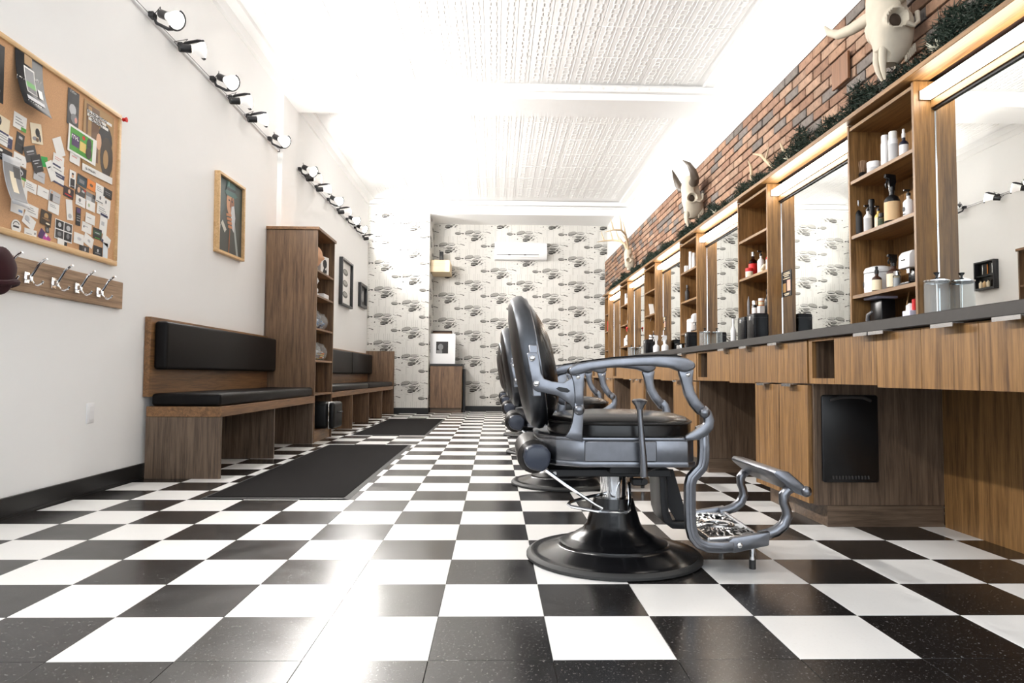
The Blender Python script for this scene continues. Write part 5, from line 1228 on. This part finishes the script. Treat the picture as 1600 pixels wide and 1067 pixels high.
card(3.827, 1.692, .088, .056, -.16, darkgrey_m, [('e', skin_m, -.2, .1, .14, .3), (ltgrey_m, .1, .4, .1, .3), (red_m, .3, .5, .3, .45)], 'dark card with pale face and red corner')
card(3.830, 1.640, .088, .054, -.06, paper_white, [('e', grey_m, -.1, .1, .12, .2), (grey_ink, -.3, .2, -.25, -.2)], 'white card with grey triangular logo')
card(3.925, 1.682, .088, .056, -.04, grey_m, [(ltgrey_m, -.5, .1, -.5, .1), (darkgrey_m, .2, .5, .1, .5)], 'grey card of overlapping triangles')
card(3.928, 1.638, .085, .054, -.04, paper_white, [('e', flat('sage', 170, 180, 150), -.2, .0, .12, .2)], 'white card with pale green dot below the grey triangle card')
card(4.01, 1.756, .08, .056, -.06, paper_white, TX, 'white card between the orange and black cards')
card(4.093, 1.754, .088, .054, -.06, K, [(grey_ink, -.3, .3, .05, .12), (grey_ink, -.2, .3, -.15, -.1)], 'black card at the right edge below the tall brown poster')
card(4.016, 1.703, .088, .056, -.05, paper_white, [('e', grey_m, 0, .1, .1, .2), (K, -.45, .3, -.4, -.32)], 'white card with round grey logo on the right side')
card(4.090, 1.693, .075, .056, -.05, paper_white, [('e', grey_m, -.15, .1, .1, .2)], 'white card with small logo at the right edge')
card(4.055, 1.640, .13, .062, -.08, paper_white, TX, 'wide white card on the right side of the corkboard')
card(3.737, 1.57, .055, .11, .15, paper_white, [('e', ltgrey_m, 0, -.3, .3, .12)], 'curled white strip above the photo collage', name='paper_strip')
card(3.816, 1.552, .042, .10, .0, K, [(purple_m, -.4, .4, .2, .46), (grey_ink, -.35, .35, -.1, -.05), (grey_ink, -.35, .35, -.25, -.2), (grey_ink, -.35, .35, .02, .06)], 'tall narrow black and purple card')
card(3.926, 1.564, .09, .056, -.05, paper_white, lines(grey_ink, .05), 'white card, upper of two beside the purple card')
card(3.899, 1.507, .09, .056, -.07, paper_white, [('e', grey_m, -.3, .0, .08, .1)]+lines(grey_ink, .1), 'white card, lower of two beside the purple card')
card(4.061, 1.565, .075, .115, -.08, paper_white, [(navy_m, -.5, .5, .4, .5), (ltgrey_m, -.3, .1, -.1, .1)], 'tall white card with navy top edge')
card(4.003, 1.494, .085, .062, -.02, K, [(flat('dark_green', 40, 80, 52), -.45, .45, -.1, .25), (green_m, -.3, .3, -.45, -.36), (ltgrey_m, -.3, .25, .02, .1)], 'black card with green print')
card(4.093, 1.473, .085, .058, -.35, paper_white, [(navy_m, -.5, -.3, -.5, -.2)], 'tilted white card at the lower right of the corkboard')
card(3.826, 1.431, .09, .06, -.03, paper_white, [('e', ltgrey_m, .05, .0, .2, .14)], 'white card right of the photo collage')
card(3.921, 1.439, .09, .06, -.30, paper_white, [('e', ltgrey_m, .05, .0, .15, .14)], 'tilted white card with faint emblem, low middle right')
card(3.882, 1.377, .09, .052, -.02, darkgrey_m, [('e', ltgrey_m, .1, .1, .08, .2), (K, -.5, -.2, -.5, .5), ('e', grey_m, -.1, -.2, .2, .1)], 'dark photo card at the bottom, the left one')
card(4.013, 1.392, .088, .062, -.02, K, [('e', ltgrey_m, 0, .1, .1, .16), (grey_m, -.3, .3, -.2, -.1)], 'dark photo card at the bottom, the right one')
card(4.088, 1.410, .05, .095, .0, flat('ice', 224, 232, 238), [], 'tall plain white slip at the lower right corner')
card(3.764, 1.859, .09, .056, -.03, paper_white, [(flat('rose', 214, 150, 140), -.3, .2, .1, .2)], 'white card sticking out under the green flyer')
# flyers and posters
card(3.365, 2.112, .20, .285, -.02, K, [(paper_white, -.22, .16, -.22, .24), (grey_m, -.19, .13, -.02, .21), (green_m, -.19, .13, -.12, -.02), (darkgrey_m, -.19, .13, -.2, -.12), ('e', tan_m, -.06, .36, .14, .09), (ltgrey_m, -.30, .34, -.36, -.29), (paper_white, .2, .36, -.22, -.06), ('t', 'OPEN', paper_white, -.32, -.05, .028), ('t', 'NIGHT', paper_white, .3, .1, .028), ('t', 'FRIDAY', paper_white, 0, -.42, .03)], 'curled black event flyer with white picture frame at the top of the corkboard', name='event_flyer', cat='flyer', curl=.055)
card(3.14, 2.075, .14, .27, .02, K, [('e', navy_m, 0, .1, .3, .2), ('e', grey_m, .2, -.3, .15, .05)], 'black flyer cut by the left edge of the picture', name='event_flyer', cat='flyer')
card(3.275, 1.595, .12, .235, .02, ltgrey_m, [(grey_m, -.46, .46, -.4, .35), ('e', cream_m, -.02, -.02, .16, .22), ('e', darkgrey_m, .25, .2, .2, .12)], 'curled grey flyer hanging off the left side of the corkboard', name='grey_flyer', cat='flyer', curl=.05)
card(3.735, 2.128, .10, .195, .0, darkgrey_m, [(K, -.45, .45, .1, .42), ('e', ltgrey_m, -.05, -.05, .3, .16), ('e', grey_m, .1, -.28, .3, .14), ('e', flat('rose', 214, 150, 140), .25, -.3, .12, .08), ('t', 'MUSIC', ltgrey_m, 0, .44, .02)], 'narrow grey poster above the green flyer', name='poster', cat='poster')
card(3.825, 1.955, .26, .15, -.04, paper_white, [(green_m, -.44, .36, -.42, .42), (purple_m, -.38, -.12, -.22, .22), (yellow_m, -.10, .12, -.25, .1), ('e', red_m, .02, .28, .05, .08), ('e', K, .22, .15, .09, .24), ('e', flat('umber', 50, 36, 22), .22, -.18, .11, .22), ('t', 'SALE', paper_white, -.25, .1, .03)], 'green flyer with dark jars and white border', name='green_flyer', cat='flyer', lift=.006)
card(3.98, 2.02, .30, .405, .0, tan_m, [(brown_m, -.42, .0, -.3, .46), (tan_m, -.36, -.25, -.3, .44), ('e', ink, .22, .10, .24, .22), ('e', flat('umber', 50, 36, 22), .28, -.15, .22, .3), ('e', skin_m, .0, .02, .09, .12), ('e', tan_m, .25, -.18, .09, .14), (paper_white, -.40, .42, .345, .385), (paper_white, -.40, .22, .295, .335), (paper_white, -.36, .3, .245, .285), (paper_white, -.5, .5, -.5, -.40), ('t', 'ARE YOU HOLDING', ink, 0, .365, .026), ('t', 'UNCOMFORT', ink, -.08, .315, .026), ('t', 'FEELINGS', ink, -.03, .265, .026), ('t', 'WE CONNECT', ink, -.2, -.45, .018)], 'tall brown poster of a seated figure with bold white lines', name='poster', cat='poster', lift=.003)
# coat rack
t = thing('coat_rack', 'weathered oak coat rack with chrome hooks below the corkboard', 'coat rack', (XL, 0, 0))
part('board', MB().bx(.0, .022, 2.95, 4.285, 1.085, 1.248, .002), oak_h, t)
def hook_mb():
    mb = MB().bx(0, .008, -.018, .018, -.028, .028, .002).bx(.006, .030, -.010, .010, -.012, .014, .003)
    mb.tube([(.022, 0, .0), (.040, 0, .03), (.060, 0, .065), (.085, 0, .088), (.100, 0, .094)], [.008, .008, .008, .008, .008], 8, flat=.7)
    mb.tube([(.022, 0, -.004), (.040, 0, -.03), (.060, 0, -.036), (.078, 0, -.028), (.086, 0, -.016)], [.007, .006, .006, .006, .006], 8)
    return mb
hm = hook_mb().mesh('hook', chrome)
for y in (3.06, 3.23, 3.406, 3.612, 3.812, 4.014): link('hook', hm, t, (.0221, y, 1.155))
t = thing('maroon_cap', 'dark maroon knit cap hanging on the coat rack at the left edge', 'cap', (XL+.115, 3.09, 1.145))
b = bmesh.new(); bmesh.ops.create_uvsphere(b, u_segments=24, v_segments=16, radius=1)
for v in b.verts:
    x, y, z = v.co; v.co = (x*.055, y*.088*(1+.06*math.sin(5*z)), z*.105*(1+.05*math.sin(7*y)))
mb = MB(); mb._add(b); part('crown', mb, maroon_m, t)
part('cuff', MB().tube([(.056*math.cos(a), .090*math.sin(a), -.055+.008*math.sin(2*a)) for a in [2*PI*k/24 for k in range(24)]], .014, 8, True), maroon_m, t)
